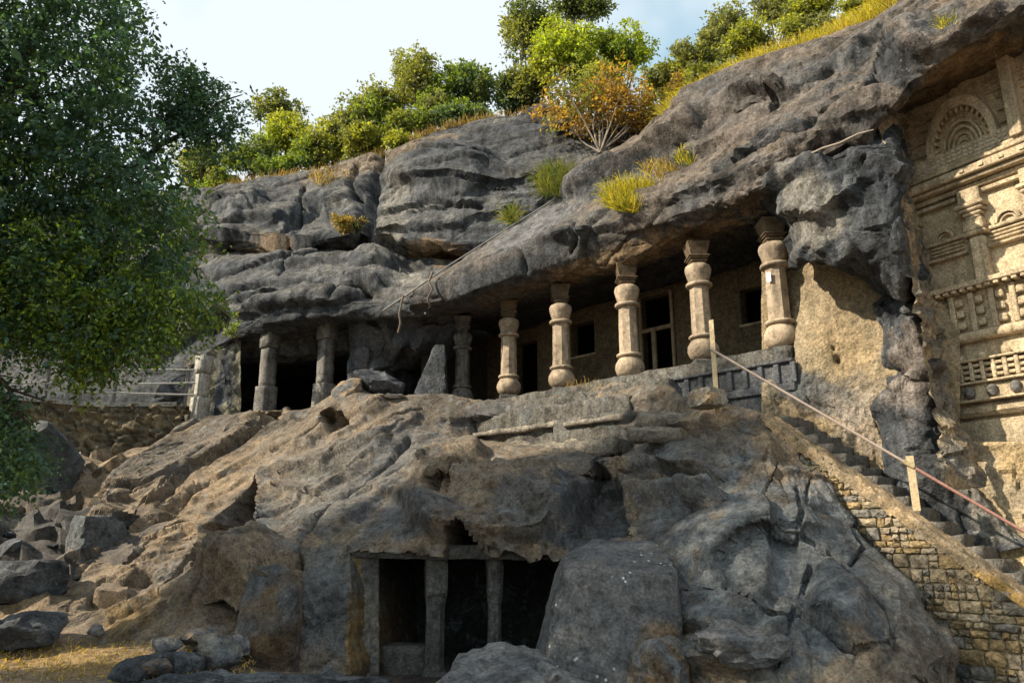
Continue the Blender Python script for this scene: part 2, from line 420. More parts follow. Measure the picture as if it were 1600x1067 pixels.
# upper cliff above the left cave
K = [(-600, 420, 27), (60, 330, 27.5), (200, 318, 27.5), (330, 300, 26.5), (390, 280, 26), (450, 274, 25.5), (520, 265, 25), (560, 249, 24.6), (600, 238, 24.2), (650, 210, 23.8), (700, 196, 23.5), (760, 184, 23), (800, 180, 22.7), (850, 174, 22.3), (900, 192, 21.6), (950, 200, 21.2), (1010, 185, 20.8), (1100, 150, 20)]
U1 = [(-600, 450, 26.2), (60, 380, 26.5), (200, 370, 26.3), (330, 335, 25.3), (390, 315, 24.7), (450, 312, 24.2), (520, 305, 23.6), (600, 285, 22.6), (650, 252, 22.2), (700, 240, 21.9), (800, 228, 21.3), (900, 240, 20.6), (1000, 240, 20.1), (1100, 200, 19.4)]
U2 = [(-600, 480, 25.2), (60, 430, 25), (200, 420, 24.5), (330, 366, 23.4), (400, 372, 22.6), (450, 378, 22.0), (520, 372, 21.4), (600, 362, 20.7), (650, 376, 20.4), (700, 388, 20.1), (760, 378, 20), (800, 352, 19.9), (900, 310, 19.8), (1000, 270, 19.6), (1100, 240, 19.3)]
U3 = [(-600, 500, 25.3), (60, 450, 25.2), (200, 440, 24.8), (330, 386, 24.4), (400, 390, 23.6), (450, 394, 23.0), (520, 394, 22.3), (600, 392, 21.7), (650, 402, 21.5), (700, 408, 21.1), (760, 398, 20.4), (800, 375, 19.9), (900, 330, 19.5), (1000, 290, 19.3), (1100, 260, 19)]
U4 = [(-600, 550, 24), (60, 520, 23.5), (200, 500, 23), (330, 445, 21.8), (400, 438, 21.2), (450, 434, 20.8), (520, 430, 20.4), (600, 432, 19.9), (650, 434, 19.7), (700, 432, 19.3), (760, 420, 19), (800, 400, 18.9), (900, 350, 18.9), (1000, 320, 18.8), (1100, 300, 18.5)]
U5 = [(-600, 600, 23), (60, 585, 22.4), (200, 570, 22), (300, 548, 21.2), (330, 530, 20.9), (370, 504, 20.2), (440, 492, 19.6), (520, 480, 19.1), (600, 476, 18.6), (660, 470, 18.2), (700, 468, 18.1), (760, 450, 18.1), (800, 420, 18.5), (900, 370, 18.7), (1000, 340, 18.6), (1100, 320, 18.4)]
U6 = [(-600, 650, 22), (60, 640, 21.6), (200, 630, 21.2), (300, 575, 21.2), (330, 552, 20.8), (370, 534, 20.5), (440, 528, 20.2), (520, 510, 19.8), (600, 502, 19.3), (660, 500, 19), (700, 492, 18.9), (760, 470, 18.9), (800, 440, 19), (900, 390, 19), (1000, 360, 18.8), (1100, 340, 18.6)]
rows = [K, U1, U2, U3, U4, U5, U6]
x_s = np.r_[np.linspace(-600, 200, 90)[:-1], np.linspace(200, 1100, 400)]
pts = [at(x_s, pchip(*np.array(r, float).T[:2], x_s), pchip(np.array(r, float)[:, 0], np.array(r, float)[:, 2], x_s)) for r in rows]
pts = [pts[0]+np.array([.5, 9, 3.2]), pts[0]+np.array([.2, 2.2, .55])]+pts
w_in = sstep(x_s, 290, 330)[:, None]
pts.append(pts[-1]+w_in*np.array([0, 1.6, -.05])+(1-w_in)*np.array([0, .1, -.9]))
pts.append(pts[-1]+w_in*np.array([.4, 3.6, .1])+(1-w_in)*np.array([0, .1, -.9]))
G = sweep(pts, .042)
ops = [('ledge', [(330, 378), (400, 385), (450, 388)], 40, .35), ('ledge', [(590, 392), (660, 408), (720, 412), (750, 400)], 45, .3),
       ('crack', [(598, 240), (585, 300), (578, 350), (570, 380)], 7, .5), ('crack', [(556, 262), (552, 290), (562, 320)], 5, .4),
       ('ledge', [(620, 290), (700, 288), (760, 290), (830, 278)], 26, .16), ('ledge', [(600, 330), (690, 318), (740, 322)], 22, .12),
       ('ledge', [(340, 345), (430, 350), (500, 312), (560, 300)], 30, .3), ('crack', [(445, 400), (470, 350), (520, 318)], 5, .25),
       ('ledge', [(370, 462), (450, 452), (520, 440), (590, 448)], 24, .3), ('ledge', [(350, 492), (440, 478), (500, 470), (560, 462)], 14, .22),
       ('ledge', [(350, 425), (440, 418), (520, 405), (590, 418)], 22, .25), ('bump', 540, 335, 45, 30, 10, .5),
       ('bump', 690, 270, 110, 70, -8, .45), ('bump', 590, 420, 50, 26, 0, .35), ('ledge', [(870, 300), (930, 262), (1010, 225)], 30, .3),
       ('ledge', [(845, 185), (900, 205), (980, 215)], 24, .35), ('crack', [(690, 400), (740, 410), (800, 380)], 8, .35), ('bump', 380, 320, 55, 32, -10, .5),
       ('ledge', [(420, 500), (500, 492), (600, 486), (680, 478)], 12, .2),
       ('crack', [(612, 296), (690, 291), (760, 293), (840, 280)], 3, .3), ('crack', [(590, 335), (680, 322), (750, 326)], 2.5, .2), ('crack', [(640, 250), (700, 245), (790, 240)], 2.5, .15), ('ledge', [(620, 360), (700, 352), (790, 330)], 20, .25, 8),
       ('crack', [(480, 300), (470, 340), (445, 372)], 3, .3), ('crack', [(360, 330), (420, 322), (480, 330)], 3, .2), ('crack', [(440, 440), (450, 420), (470, 405)], 3, .25), ('crack', [(350, 470), (420, 455), (500, 452), (580, 460)], 3, .25), ('crack', [(520, 470), (560, 430), (620, 425)], 3, .25), ('ledge', [(660, 300), (740, 300), (800, 290)], 14, .15, 6)]
rock_sheet('cliff', G, M_rock, ops, rocknoise((1, -.35, .12), 3.2, .26, .06, .03, .005, 2.2, .75, seed=3, joint=.02),
           tints(DARK*1.1, GREY*.92, 1.6, (1, -.35, .1), 3., [(420, 385, 60, 16, 0, BROWN, .85), (680, 395, 80, 22, 8, BROWN*1.2, .8), (615, 340, 26, 120, 14, PALE*.9, .55),
                 (700, 240, 130, 60, -10, DARK*1.1, .6), (450, 440, 120, 30, 0, GREY, .5), (640, 440, 30, 18, 0, PALE, .6), (340, 385, 22, 18, 0, PALE, .7), (600, 250, 160, 18, -18, TAN*.8, .5)], (PALE*.7, .45), 1))

# long overhanging slab above the pillared veranda and the carved front
S1 = [(640, 455, 18.6), (700, 420, 18.6), (760, 380, 18.5), (850, 325, 18.3), (920, 278, 18.3), (1000, 215, 18.2), (1080, 150, 17.2), (1200, 92, 15.6), (1300, 62, 14.5), (1390, 18, 13.6), (1440, -30, 13.2), (1600, -140, 12.2), (1680, -190, 11.8), (2100, -560, 9.2)]
S2 = [(640, 460, 18), (700, 427, 17.7), (760, 396, 17.2), (850, 354, 16.9), (920, 322, 16.4), (1000, 282, 15.7), (1080, 240, 14.7), (1200, 190, 13.3), (1300, 150, 12.4), (1390, 105, 11.6), (1440, 60, 11.1), (1600, -60, 10.2), (1680, -120, 9.8), (2100, -420, 7.4)]
S3 = [(640, 466, 17.8), (700, 436, 17.1), (760, 415, 16.5), (850, 383, 15.7), (920, 365, 15.0), (1000, 347, 14.1), (1080, 322, 13.0), (1150, 302, 12.3), (1200, 280, 11.8), (1300, 230, 11.0), (1375, 175, 10.4), (1420, 128, 10.0), (1440, 112, 9.8), (1520, 60, 9.3), (1600, 12, 8.8), (1680, -40, 8.3), (2100, -264, 5.9)]
S4 = [(640, 478, 17.9), (700, 468, 17.2), (760, 447, 16.6), (850, 418, 15.85), (920, 394, 15.2), (1000, 368, 14.3), (1080, 345, 13.3), (1150, 325, 12.6), (1200, 300, 12.1), (1300, 250, 11.3), (1375, 198, 10.9), (1420, 142, 10.2), (1440, 124, 9.95), (1520, 72, 9.4), (1600, 24, 8.9), (1680, -28, 8.4), (2100, -250, 6.0)]
S5 = [(640, 488, 18.8), (700, 484, 18.2), (795, 466, 17.3), (880, 441, 16.3), (980, 409, 14.9), (1095, 366, 13.7), (1200, 342, 12.8), (1260, 330, 12.3), (1330, 260, 11.9), (1390, 200, 11.75), (1425, 176, 11.5), (1510, 137, 10.75), (1600, 98, 10.2), (1680, 62, 9.7), (2100, -118, 7.1)]
x_s = np.r_[np.linspace(640, 1640, 450)[:-1], np.linspace(1640, 2100, 80)]
pts = [at(x_s, pchip(*np.array(r, float).T[:2], x_s), pchip(np.array(r, float)[:, 0], np.array(r, float)[:, 2], x_s)) for r in (S1, S2, S3, [(x, y+6, Y+.01) for x, y, Y in S3], S4, S5)]
pts = [pts[0]+np.array([1.5, 4.5, 2.2]), pts[0]+np.array([.3, .8, .2])]+pts
wr = sstep(x_s, 1290, 1400)[:, None]
pts.append(pts[-1]+(1-wr)*np.array([.6, .6, .06])+wr*np.array([.3, .25, .05]))
pts.append(pts[-1]+(1-wr)*np.array([2.2, 2.2, -.02])+wr*np.array([.5, .4, .1]))
G = sweep(pts, .04)
ops = [('ledge', [(905, 300), (960, 275), (1010, 258), (1050, 232), (1090, 205)], 24, .6), ('ledge', [(850, 372), (870, 366), (905, 372)], 10, .12),
       ('crack', [(808, 382), (815, 400), (822, 425)], 4, .14), ('ledge', [(1010, 320), (1100, 290), (1180, 268), (1240, 245)], 22, .22),
       ('ledge', [(1060, 250), (1150, 215), (1230, 190), (1330, 130)], 16, .2), ('ledge', [(1150, 250), (1210, 225), (1290, 190), (1370, 150)], 14, .18),
       ('ledge', [(1080, 190), (1180, 150), (1270, 115), (1350, 80)], 14, .15), ('ledge', [(1240, 238), (1310, 215), (1365, 205)], 12, .25),
       ('bump', 1330, 180, 60, 30, -30, .3), ('bump', 1420, 70, 50, 60, 30, .35), ('crack', [(1400, 30), (1380, 90), (1365, 140)], 6, .3), ('ledge', [(1380, 110), (1440, 60), (1500, 20)], 16, .2),
       ('ledge', [(1440, 95), (1500, 60), (1560, 20)], 16, .25),
       ('crack', [(1050, 262), (1120, 232), (1190, 215)], 2.5, .2), ('crack', [(1120, 270), (1200, 240), (1270, 205), (1340, 160)], 3, .25), ('crack', [(1150, 180), (1230, 150), (1300, 112)], 2.5, .2), ('crack', [(1230, 130), (1300, 90), (1370, 62)], 2.5, .2), ('crack', [(1300, 200), (1350, 160), (1375, 120)], 3, .25), ('crack', [(1190, 120), (1215, 160), (1200, 190)], 2.5, .2),
       ('ledge', [(940, 300), (1000, 290), (1040, 285)], 14, .15, 6), ('crack', [(760, 400), (840, 365), (900, 345)], 2, .06), ('ledge', [(870, 372), (910, 362), (960, 352), (1010, 340)], 10, .2, 5), ('crack', [(900, 352), (905, 372), (895, 395)], 3, .15), ('ledge', [(1160, 160), (1200, 145), (1260, 140)], 14, .2, 6), ('ledge', [(1330, 100), (1370, 70), (1400, 40)], 14, .25, 6)]
def s_noise(P, px, py):
    f = rocknoise((.7, -.7, .05), 2.6, .16, .06, .02, .005, 1.5, .55, seed=11, joint=.022)(P, px, py)
    smooth = 1-.8*np.exp(-((px-800)/110)**2-((py-(740-.42*px))/45)**2)       # the plain tilted face on the left stays plain
    return f*(.45+.55*sstep(px, 880, 1020))*smooth
s_tint = (
           tints(GREY*.85, RUST*1.0, 1.2, (.7, -.7, .1), 2.5, [(840, 350, 110, 26, -30, np.array([.14, .14, .145]), .9), (800, 425, 120, 26, -18, DARK*1.3, .75), (1000, 395, 220, 26, -17, BROWN*1.25, .9),
                 (1180, 320, 50, 16, 0, BROWN, .7), (1150, 190, 150, 60, -25, RUST*1.15, .55), (1380, 250, 60, 60, 0, DARK, .5), (1520, 110, 120, 40, -26, BROWN*1.15, .95), (1470, 40, 60, 30, -30, GREY, .6), (1410, 110, 40, 40, 0, DARK, .8)], (TAN*.75, .3), 5))
def s_tint2(P, px, py, N):
    c = s_tint(P, px, py, N)*.88; k = (sstep((P[:, 0]+P[:, 1]-FACADE)/1.414, .1, .7)*(P[:, 2] < 6.4)*(px < 1290))[:, None]      # shade on the ceiling behind the pillars, painted into the tint
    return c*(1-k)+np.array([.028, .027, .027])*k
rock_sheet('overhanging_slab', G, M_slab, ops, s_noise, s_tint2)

# dark buttress between the veranda and the carved front
B = [[(1150, 292, 12.9), (1230, 258, 11.8), (1300, 228, 11.2), (1372, 190, 10.8), (1392, 190, 11.8)],
     [(1172, 318, 12.7), (1228, 288, 11.5), (1305, 250, 10.7), (1388, 222, 10.3), (1408, 232, 11.6)],
     [(1210, 345, 12.5), (1245, 335, 11.3), (1320, 300, 10.4), (1402, 285, 10.1), (1423, 300, 11.5)],
     [(1240, 385, 12.3), (1258, 392, 11.4), (1330, 360, 10.4), (1412, 345, 10.1), (1432, 360, 11.4)],
     [(1262, 402, 12.2), (1290, 408, 11.6), (1350, 412, 10.8), (1424, 425, 10.3), (1442, 440, 11.3)],
     [(1336, 425, 11.9), (1362, 438, 11.5), (1400, 462, 11.2), (1438, 490, 10.85), (1455, 500, 11.1)],
     [(1388, 478, 11.5), (1405, 490, 11.2), (1430, 525, 11.05), (1458, 550, 10.85), (1472, 555, 11.0)],
     [(1385, 600, 11.4), (1400, 600, 11.15), (1425, 610, 11.0), (1460, 630, 10.75), (1480, 630, 11.0)],
     [(1390, 690, 11.3), (1408, 700, 11.1), (1435, 715, 10.85), (1490, 700, 10.6), (1512, 700, 11.0)],
     [(1395, 770, 11.2), (1425, 785, 11.0), (1470, 790, 10.75), (1545, 765, 10.4), (1575, 765, 10.8)],
     [(1400, 860, 11.1), (1440, 870, 10.9), (1500, 870, 10.6), (1640, 850, 10.1), (1690, 840, 10.4)]]
B = [[(x-max(0, min(18, (x-1380)*.4)), y, Y+.08) for x, y, Y in r] for r in B]
B = B[:5]+[r+[(r[-1][0]+24, r[-1][1]+4, r[-1][2]+.9)] for r in B[5:]]; B = [r if len(r) == 6 else r+[(r[-1][0]+6, r[-1][1]+2, r[-1][2]+.4)] for r in B]
G = loft(B, .04, False, 140)
ops = [('ledge', [(1180, 300), (1225, 285), (1270, 262)], 14, .25), ('ledge', [(1245, 330), (1290, 325), (1330, 300)], 18, .25), ('ledge', [(1255, 395), (1290, 385), (1320, 395)], 12, .25),
       ('crack', [(1390, 580), (1430, 600), (1460, 590)], 6, .2), ('ledge', [(1400, 560), (1440, 575), (1470, 560)], 14, .2), ('ledge', [(1330, 245), (1390, 255), (1400, 270)], 12, .2)]
rock_sheet('buttress', G, M_rock, ops, rocknoise((.5, -.5, .7), 1.4, .17, .05, .0, .004, 1.3, .5, seed=21, joint=.012),
           tints(DARK, GREY*.9, .8, (0, 0, 1), 1.5, [(1270, 330, 45, 80, -15, PALE*.8, .7), (1425, 580, 40, 90, 0, RUST*1.5, .8), (1370, 330, 55, 80, 0, DARK*.9, .7), (1480, 700, 40, 60, 0, DARK, .6), (1560, 800, 60, 50, 30, PALE*.8, .7), (1500, 760, 24, 60, -40, PALE*.8, .5)], None, 8))

# chiselled end wall right of the last pillar
W = [[(1190, 330, 13.4), (1235, 335, 12.85), (1300, 340, 12.3), (1400, 365, 11.8), (1500, 380, 11.4)],
     [(1190, 470, 13.3), (1237, 470, 12.85), (1310, 470, 12.1), (1400, 470, 11.55), (1500, 480, 11.2)],
     [(1190, 560, 13.1), (1232, 560, 12.9), (1246, 560, 12.35), (1320, 560, 11.95), (1400, 560, 11.4), (1500, 565, 11.0)],
     [(1170, 625, 12.4), (1240, 620, 12.25), (1310, 640, 11.9), (1400, 660, 11.35), (1500, 690, 10.8)],
     [(1160, 680, 12.3), (1240, 690, 12.2), (1320, 710, 11.8), (1410, 740, 11.25), (1500, 780, 10.7)],
     [(1160, 760, 12.1), (1250, 780, 12.0), (1330, 810, 11.6), (1420, 860, 11.1), (1500, 900, 10.6)]]
G = loft(W, .035, True, 150)
def w_noise(P, px, py):
    rough = .35+.65*sstep(py, 500, 640)
    return rough*(.035*fbm(P/.07, 2, 31)+.05*fbm(P/.2, 3, 32))+.05*fbm(P/.8, 3, 33)+.045*sstep(py, 570, 680)*cells(P/.35, 34)[0]
rock_sheet('chiselled_wall', G, M_cut, [('crack', [(1308, 562), (1309, 564)], 5, .2), ('crack', [(1302, 545), (1303, 546)], 3, .12)], w_noise,
           tints(np.array([.30, .225, .13]), np.array([.25, .20, .13]), .9, (0, 0, 1), 1, [(1290, 620, 90, 40, 15, GREY*.8, .85), (1360, 660, 80, 70, 20, np.array([.3, .25, .2]), .6), (1240, 600, 50, 30, 0, BLUE*.7, .8), (1400, 500, 16, 60, 10, PALE*.8, .6)], None, 9), (-1, -1, .2))

# great sloping rock between the two rows of caves, with the lower cave cut into it
T = [(90, 905, 13), (100, 890, 13.2), (120, 855, 13.8), (150, 795, 14.8), (180, 738, 16.3), (210, 712, 17.2), (250, 690, 18), (290, 662, 18.9), (340, 648, 19.2), (400, 640, 19.1), (440, 648, 18.9), (470, 640, 18.7), (530, 612, 18.3), (600, 622, 17.9), (700, 616, 17.6), (740, 624, 17.3), (800, 626, 16.8), (880, 614, 15.8), (980, 600, 14.6), (1040, 606, 13.8), (1080, 630, 12.4), (1130, 634, 11.8), (1180, 645, 11.6), (1205, 655, 11.4), (1240, 698, 11.0), (1320, 800, 10.3), (1420, 920, 9.5), (1450, 990, 9.3), (1500, 1090, 9)]
W1 = [(90, 915, 12.9), (150, 830, 14), (200, 750, 16), (250, 715, 17.3), (300, 690, 18.2), (400, 680, 18), (500, 672, 17.3), (600, 668, 16.8), (700, 672, 16.7), (740, 684, 16.8), (800, 690, 16.4), (880, 698, 15.5), (960, 706, 14.4), (1000, 690, 13.7), (1040, 676, 12.9), (1100, 680, 11.6), (1180, 685, 11.3), (1240, 725, 10.8), (1320, 825, 10), (1420, 935, 9.3), (1450, 1000, 9.0), (1500, 1100, 8.8)]
W2 = [(90, 925, 12.7), (150, 860, 13.6), (200, 800, 15), (250, 765, 16), (300, 740, 16.8), (400, 735, 16.3), (500, 730, 15.6), (600, 712, 15.4), (700, 688, 15.8), (740, 688, 15.6), (800, 694, 15.1), (880, 703, 14.2), (960, 714, 13.3), (1000, 712, 12.9), (1040, 715, 12.4), (1100, 725, 11.2), (1180, 735, 10.8), (1240, 770, 10.3), (1320, 850, 9.75), (1420, 950, 9.0), (1450, 1010, 8.8), (1500, 1110, 8.6)]
M1 = [(90, 938, 12.3), (150, 900, 13), (200, 870, 13.4), (250, 840, 14), (300, 820, 14.5), (400, 800, 14.3), (500, 790, 13.8), (600, 775, 13.4), (700, 765, 13), (800, 765, 12.6), (880, 775, 12.3), (980, 780, 11.7), (1040, 782, 11.3), (1100, 790, 10.7), (1180, 800, 10.2), (1240, 840, 9.7), (1320, 890, 9.4), (1420, 975, 8.8), (1450, 1022, 8.6), (1500, 1120, 8.4)]
C1 = [(90, 955, 11.9), (150, 962, 11.9), (200, 965, 11.6), (250, 945, 11.7), (300, 920, 11.9), (400, 900, 11.8), (500, 868, 11.7), (600, 850, 11.5), (700, 845, 11.3), (800, 850, 11.1), (880, 855, 10.9), (980, 860, 10.5), (1040, 860, 10.2), (1100, 865, 9.8), (1180, 880, 9.4), (1240, 910, 9.1), (1320, 945, 8.9), (1420, 1000, 8.5), (1450, 1040, 8.4), (1500, 1130, 8.2)]
C2 = [(90, 985, 11.5), (150, 1005, 11.2), (200, 1020, 10.9), (250, 1015, 10.9), (320, 985, 11), (380, 1000, 10.8), (400, 1000, 10.8), (500, 980, 11.1), (600, 970, 11.2), (700, 970, 11.0), (800, 970, 10.8), (880, 975, 10.5), (980, 980, 9.9), (1040, 985, 9.6), (1100, 985, 9.2), (1180, 990, 8.8), (1240, 1000, 8.55), (1320, 1020, 8.4), (1440, 1075, 8.1), (1500, 1140, 8)]
C3 = [(90, 1020, 11), (150, 1040, 10.7), (200, 1055, 10.4), (250, 1060, 10.4), (330, 1050, 10.5), (400, 1080, 10.4), (500, 1100, 10.7), (600, 1105, 10.9), (700, 1105, 10.8), (800, 1105, 10.5), (880, 1110, 10.2), (980, 1115, 9.5), (1100, 1120, 8.7), (1240, 1125, 8.1), (1320, 1130, 8), (1440, 1140, 7.8), (1500, 1150, 7.8)]
x_s = np.linspace(90, 1500, 640)
pts = [at(x_s, pchip(*np.array(r, float).T[:2], x_s), pchip(np.array(r, float)[:, 0], np.array(r, float)[:, 2], x_s)) for r in (T, W1, W2, M1, C1, C2, C3)]
wl_ = sstep(x_s, 230, 300)[:, None]; wr = sstep(x_s, 1180, 1230)[:, None]
back = wl_*(1-wr)*np.array([.7, 1.7, -.04])+(1-wl_)*np.array([.8, 1.5, -.5])+wr*np.array([.4, .9, -.25])
pts = [pts[0]+back*1.6, pts[0]+back*.4]+pts
G = sweep(pts, .031)
CAVE = [(548, 860), (620, 862), (692, 868), (702, 846), (722, 840), (748, 856), (770, 864), (905, 862), (880, 930), (860, 1130), (548, 1130)]
ops = [('push', CAVE, (.6, 2.6, -.05), .25),
       ('bump', 690, 742, 60, 42, -10, .35), ('bump', 800, 770, 110, 50, 5, .45), ('ledge', [(640, 800), (700, 838), (760, 848), (850, 838), (900, 790)], 40, .4),
       ('bump', 735, 708, 32, 22, 0, .3), ('move', [(660, 770), (690, 750), (712, 760), (700, 790), (670, 792)], (.1, .4, 0), 10), ('ledge', [(700, 655), (800, 652), (960, 640), (1040, 618)], 14, .14, 6),
       ('move', [(735, 658), (870, 650), (872, 685), (800, 690), (735, 684)], (.25, .3, 0), 4), ('bump', 1060, 720, 70, 40, 20, .25),
       ('ledge', [(990, 672), (1050, 668), (1100, 672)], 14, .3), ('ledge', [(935, 750), (1000, 752), (1110, 752)], 13, .5), ('ledge', [(940, 772), (1000, 774), (1060, 772)], 11, .35), ('ledge', [(975, 796), (1060, 798), (1115, 796)], 13, .5),
       ('move', [(905, 755), (940, 740), (975, 760), (990, 850), (880, 850)], (.25, .6, 0), 14), ('bump', 1180, 700, 60, 45, 40, .2),
       # the left, sunlit part: joints running down to the lower left, one deep shaded face
       ('move', [(296, 880), (314, 822), (404, 745), (407, 842), (345, 884), (310, 900)], (.55, 1.2, -.2), 7), ('ledge', [(405, 750), (405, 800), (404, 840)], 24, .22),
       ('bump', 380, 885, 80, 40, -28, .45), ('ledge', [(300, 940), (345, 900), (420, 945), (450, 960)], 26, .3), ('bump', 430, 960, 40, 70, 25, .45),
       ('move', [(310, 945), (345, 935), (400, 965), (385, 990), (330, 975)], (.2, .55, 0), 8),
       ('ledge', [(110, 890), (170, 850), (240, 800), (300, 760)], 22, .13), ('ledge', [(230, 790), (300, 720), (380, 680), (450, 650)], 18, .2), ('ledge', [(130, 930), (200, 895), (260, 850), (320, 800)], 20, .11),
       ('ledge', [(430, 710), (480, 690), (520, 655)], 18, .2), ('ledge', [(440, 740), (500, 725), (560, 700), (640, 660)], 18, .22), ('ledge', [(430, 770), (490, 772), (540, 740), (600, 690)], 14, .18),
       ('crack', [(455, 880), (480, 830), (540, 770), (600, 725), (640, 690)], 5, .22), ('crack', [(150, 940), (200, 920), (230, 900)], 8, .3), ('crack', [(180, 960), (215, 945), (240, 930)], 7, .28),
       ('move', [(410, 640), (440, 645), (440, 662), (405, 668)], (.2, .5, -.1), 6), ('move', [(500, 650), (540, 645), (555, 668), (510, 680)], (.1, .5, -.1), 8),
       ('crack', [(455, 1060), (458, 960), (462, 880)], 7, .3), ('bump', 500, 930, 40, 60, 0, .15), ('bump', 560, 640, 60, 20, -10, .2),
       ('crack', [(1115, 880), (1150, 845), (1200, 828), (1245, 830), (1252, 800), (1245, 765)], 2.2, .13), ('crack', [(1250, 830), (1270, 845), (1290, 862)], 2, .1), ('crack', [(1070, 928), (1130, 922), (1180, 950), (1230, 958), (1250, 948)], 2.4, .14), ('crack', [(1250, 948), (1262, 900), (1268, 880)], 2, .1),
       ('crack', [(1250, 948), (1280, 985), (1320, 1016), (1340, 1022)], 2.6, .15), ('crack', [(1295, 860), (1340, 900), (1380, 950), (1395, 1000)], 2, .1), ('crack', [(1235, 958), (1225, 1000), (1215, 1040)], 1.8, .08), ('crack', [(1335, 820), (1352, 850), (1330, 880)], 2.2, .12), ('crack', [(1160, 780), (1180, 800), (1200, 760), (1215, 730)], 1.8, .08), ('crack', [(1265, 730), (1262, 790), (1300, 800)], 1.8, .09),
       ('move', [(1115, 882), (1150, 847), (1200, 830), (1245, 832), (1262, 880), (1250, 945), (1230, 955), (1180, 950), (1130, 922)], (.04, .16, -.02), 12), ('move', [(1270, 870), (1300, 865), (1345, 905), (1385, 955), (1395, 1005), (1330, 1018), (1255, 950)], (-.03, -.12, .02), 10), ('move', [(1400, 905), (1430, 960), (1462, 1060), (1420, 1060), (1390, 1000)], (-.02, -.1, 0), 10),
       ('crack', [(120, 905), (230, 800), (330, 720), (440, 650)], 2.2, .16), ('crack', [(180, 880), (260, 800), (340, 745)], 2, .13), ('crack', [(240, 930), (300, 860), (330, 820)], 2.2, .16), ('crack', [(430, 712), (480, 690), (515, 655)], 2.4, .16), ('crack', [(455, 880), (480, 830), (540, 770), (600, 725), (640, 690)], 2.4, .18), ('crack', [(430, 770), (510, 775)], 2, .12),
       ('crack', [(440, 745), (500, 725), (560, 700)], 2, .13), ('crack', [(300, 945), (340, 905), (380, 880)], 2.2, .15), ('crack', [(150, 930), (220, 860), (300, 770)], 2, .13), ('crack', [(520, 700), (600, 660), (660, 640)], 2, .13), ('crack', [(640, 800), (690, 760), (740, 740)], 2.4, .16), ('crack', [(690, 690), (720, 690), (800, 700), (980, 714)], 2, .12), ('crack', [(330, 690), (400, 665), (470, 650)], 2, .12), ('crack', [(200, 820), (280, 740), (330, 700)], 1.8, .1),
       # the right, shaded part: smooth faces parted by long joints
       ('ledge', [(1115, 880), (1150, 845), (1200, 828), (1245, 828)], 50, .2), ('crack', [(1070, 928), (1130, 922), (1180, 950), (1230, 958), (1245, 945), (1265, 880)], 3, .09), ('crack', [(1245, 945), (1280, 980), (1320, 1016)], 4, .12),
       ('bump', 1310, 950, 60, 70, -30, .22), ('ledge', [(1080, 1040), (1130, 1042), (1215, 1015), (1220, 1000)], 24, .35),
       ('ledge', [(1400, 870), (1440, 940), (1465, 1030)], 22, .2), ('bump', 1130, 985, 70, 30, 10, .2)]
def l_left(P, px, py):
    f = rocknoise((-.62, -.5, -.55), 3.8, .11, .045, .02, .005, 1.6, .5, seed=41)(P, px, py)
    w = np.stack([fbm(P/.8+s*5, 2, 240+s) for s in range(3)], -1)*.12
    return f+.03*ridged(stretch(P+w, (-.62, -.5, -.55), 8, .5), 2, 245)+.012*ridged(stretch(P+w, (-.62, -.5, -.55), 6, .16), 2, 246)
def l_noise(P, px, py):
    wl = 1-sstep(px, 560, 700); wr = sstep(px, 960, 1080)*sstep(py, 740, 800); wm = (1-wl)*(.4+.6*sstep(py, 715, 745))*(1-wr)*(1-.75*((px > 700) & (px < 1000))*np.exp(-((py-700)/14)**2)); h = np.zeros(len(P))
    for w, f in ((wl, l_left), (wm, rocknoise((1, -.3, -.2), 1.5, .15, .06, .02, .006, 1.2, .45, seed=47)), (wr, rocknoise((-.3, -.3, -.8), 1.5, .09, .022, .0, .004, 1.6, .7, seed=53, joint=.012))):
        m = w > .001; h[m] += w[m]*f(P[m], px[m], py[m])
    return h
def l_tint(P, px, py, N):
    f = tints(np.array([.235, .18, .122]), np.array([.14, .118, .095]), 1.1, (-.62, -.5, -.55), 4, [
        (300, 790, 150, 40, -42, TAN*.9, .55), (370, 830, 60, 60, 0, GREY*.8, .7), (520, 760, 130, 90, -30, BLUE*.95, .5), (505, 940, 60, 130, 0, BLUE*.85, .75), (640, 710, 80, 50, -20, GREY*1.1, .6), (500, 690, 120, 30, -30, np.array([.27, .21, .15]), .5),
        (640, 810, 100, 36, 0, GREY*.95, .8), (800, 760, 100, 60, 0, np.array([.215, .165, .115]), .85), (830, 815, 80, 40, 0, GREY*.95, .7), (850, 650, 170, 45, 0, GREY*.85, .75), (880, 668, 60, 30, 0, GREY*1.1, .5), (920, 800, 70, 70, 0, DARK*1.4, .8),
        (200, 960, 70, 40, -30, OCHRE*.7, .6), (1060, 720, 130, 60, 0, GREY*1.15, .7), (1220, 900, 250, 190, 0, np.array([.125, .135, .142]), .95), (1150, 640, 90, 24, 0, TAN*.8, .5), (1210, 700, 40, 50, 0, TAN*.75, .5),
        (1400, 960, 40, 130, -25, PALE*.85, .6), (1330, 960, 60, 70, 0, DARK*1.5, .5), (1060, 820, 90, 50, 0, GREY*.85, .7), (550, 970, 9, 110, 4, OCHRE*.8, .8), (1110, 770, 40, 20, 0, PALE, .6), (1010, 750, 60, 8, 0, PALE, .5), (1180, 930, 60, 40, 0, PALE*.6, .4)], None, 12)
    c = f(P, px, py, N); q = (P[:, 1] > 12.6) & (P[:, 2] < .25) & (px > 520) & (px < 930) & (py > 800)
    c[q] = np.array([.03, .028, .026]); return c*.76  # lower cave interior: its darkness is painted in as near-black colour
rock_sheet('rock_slope', G, M_low, ops, l_noise, l_tint)

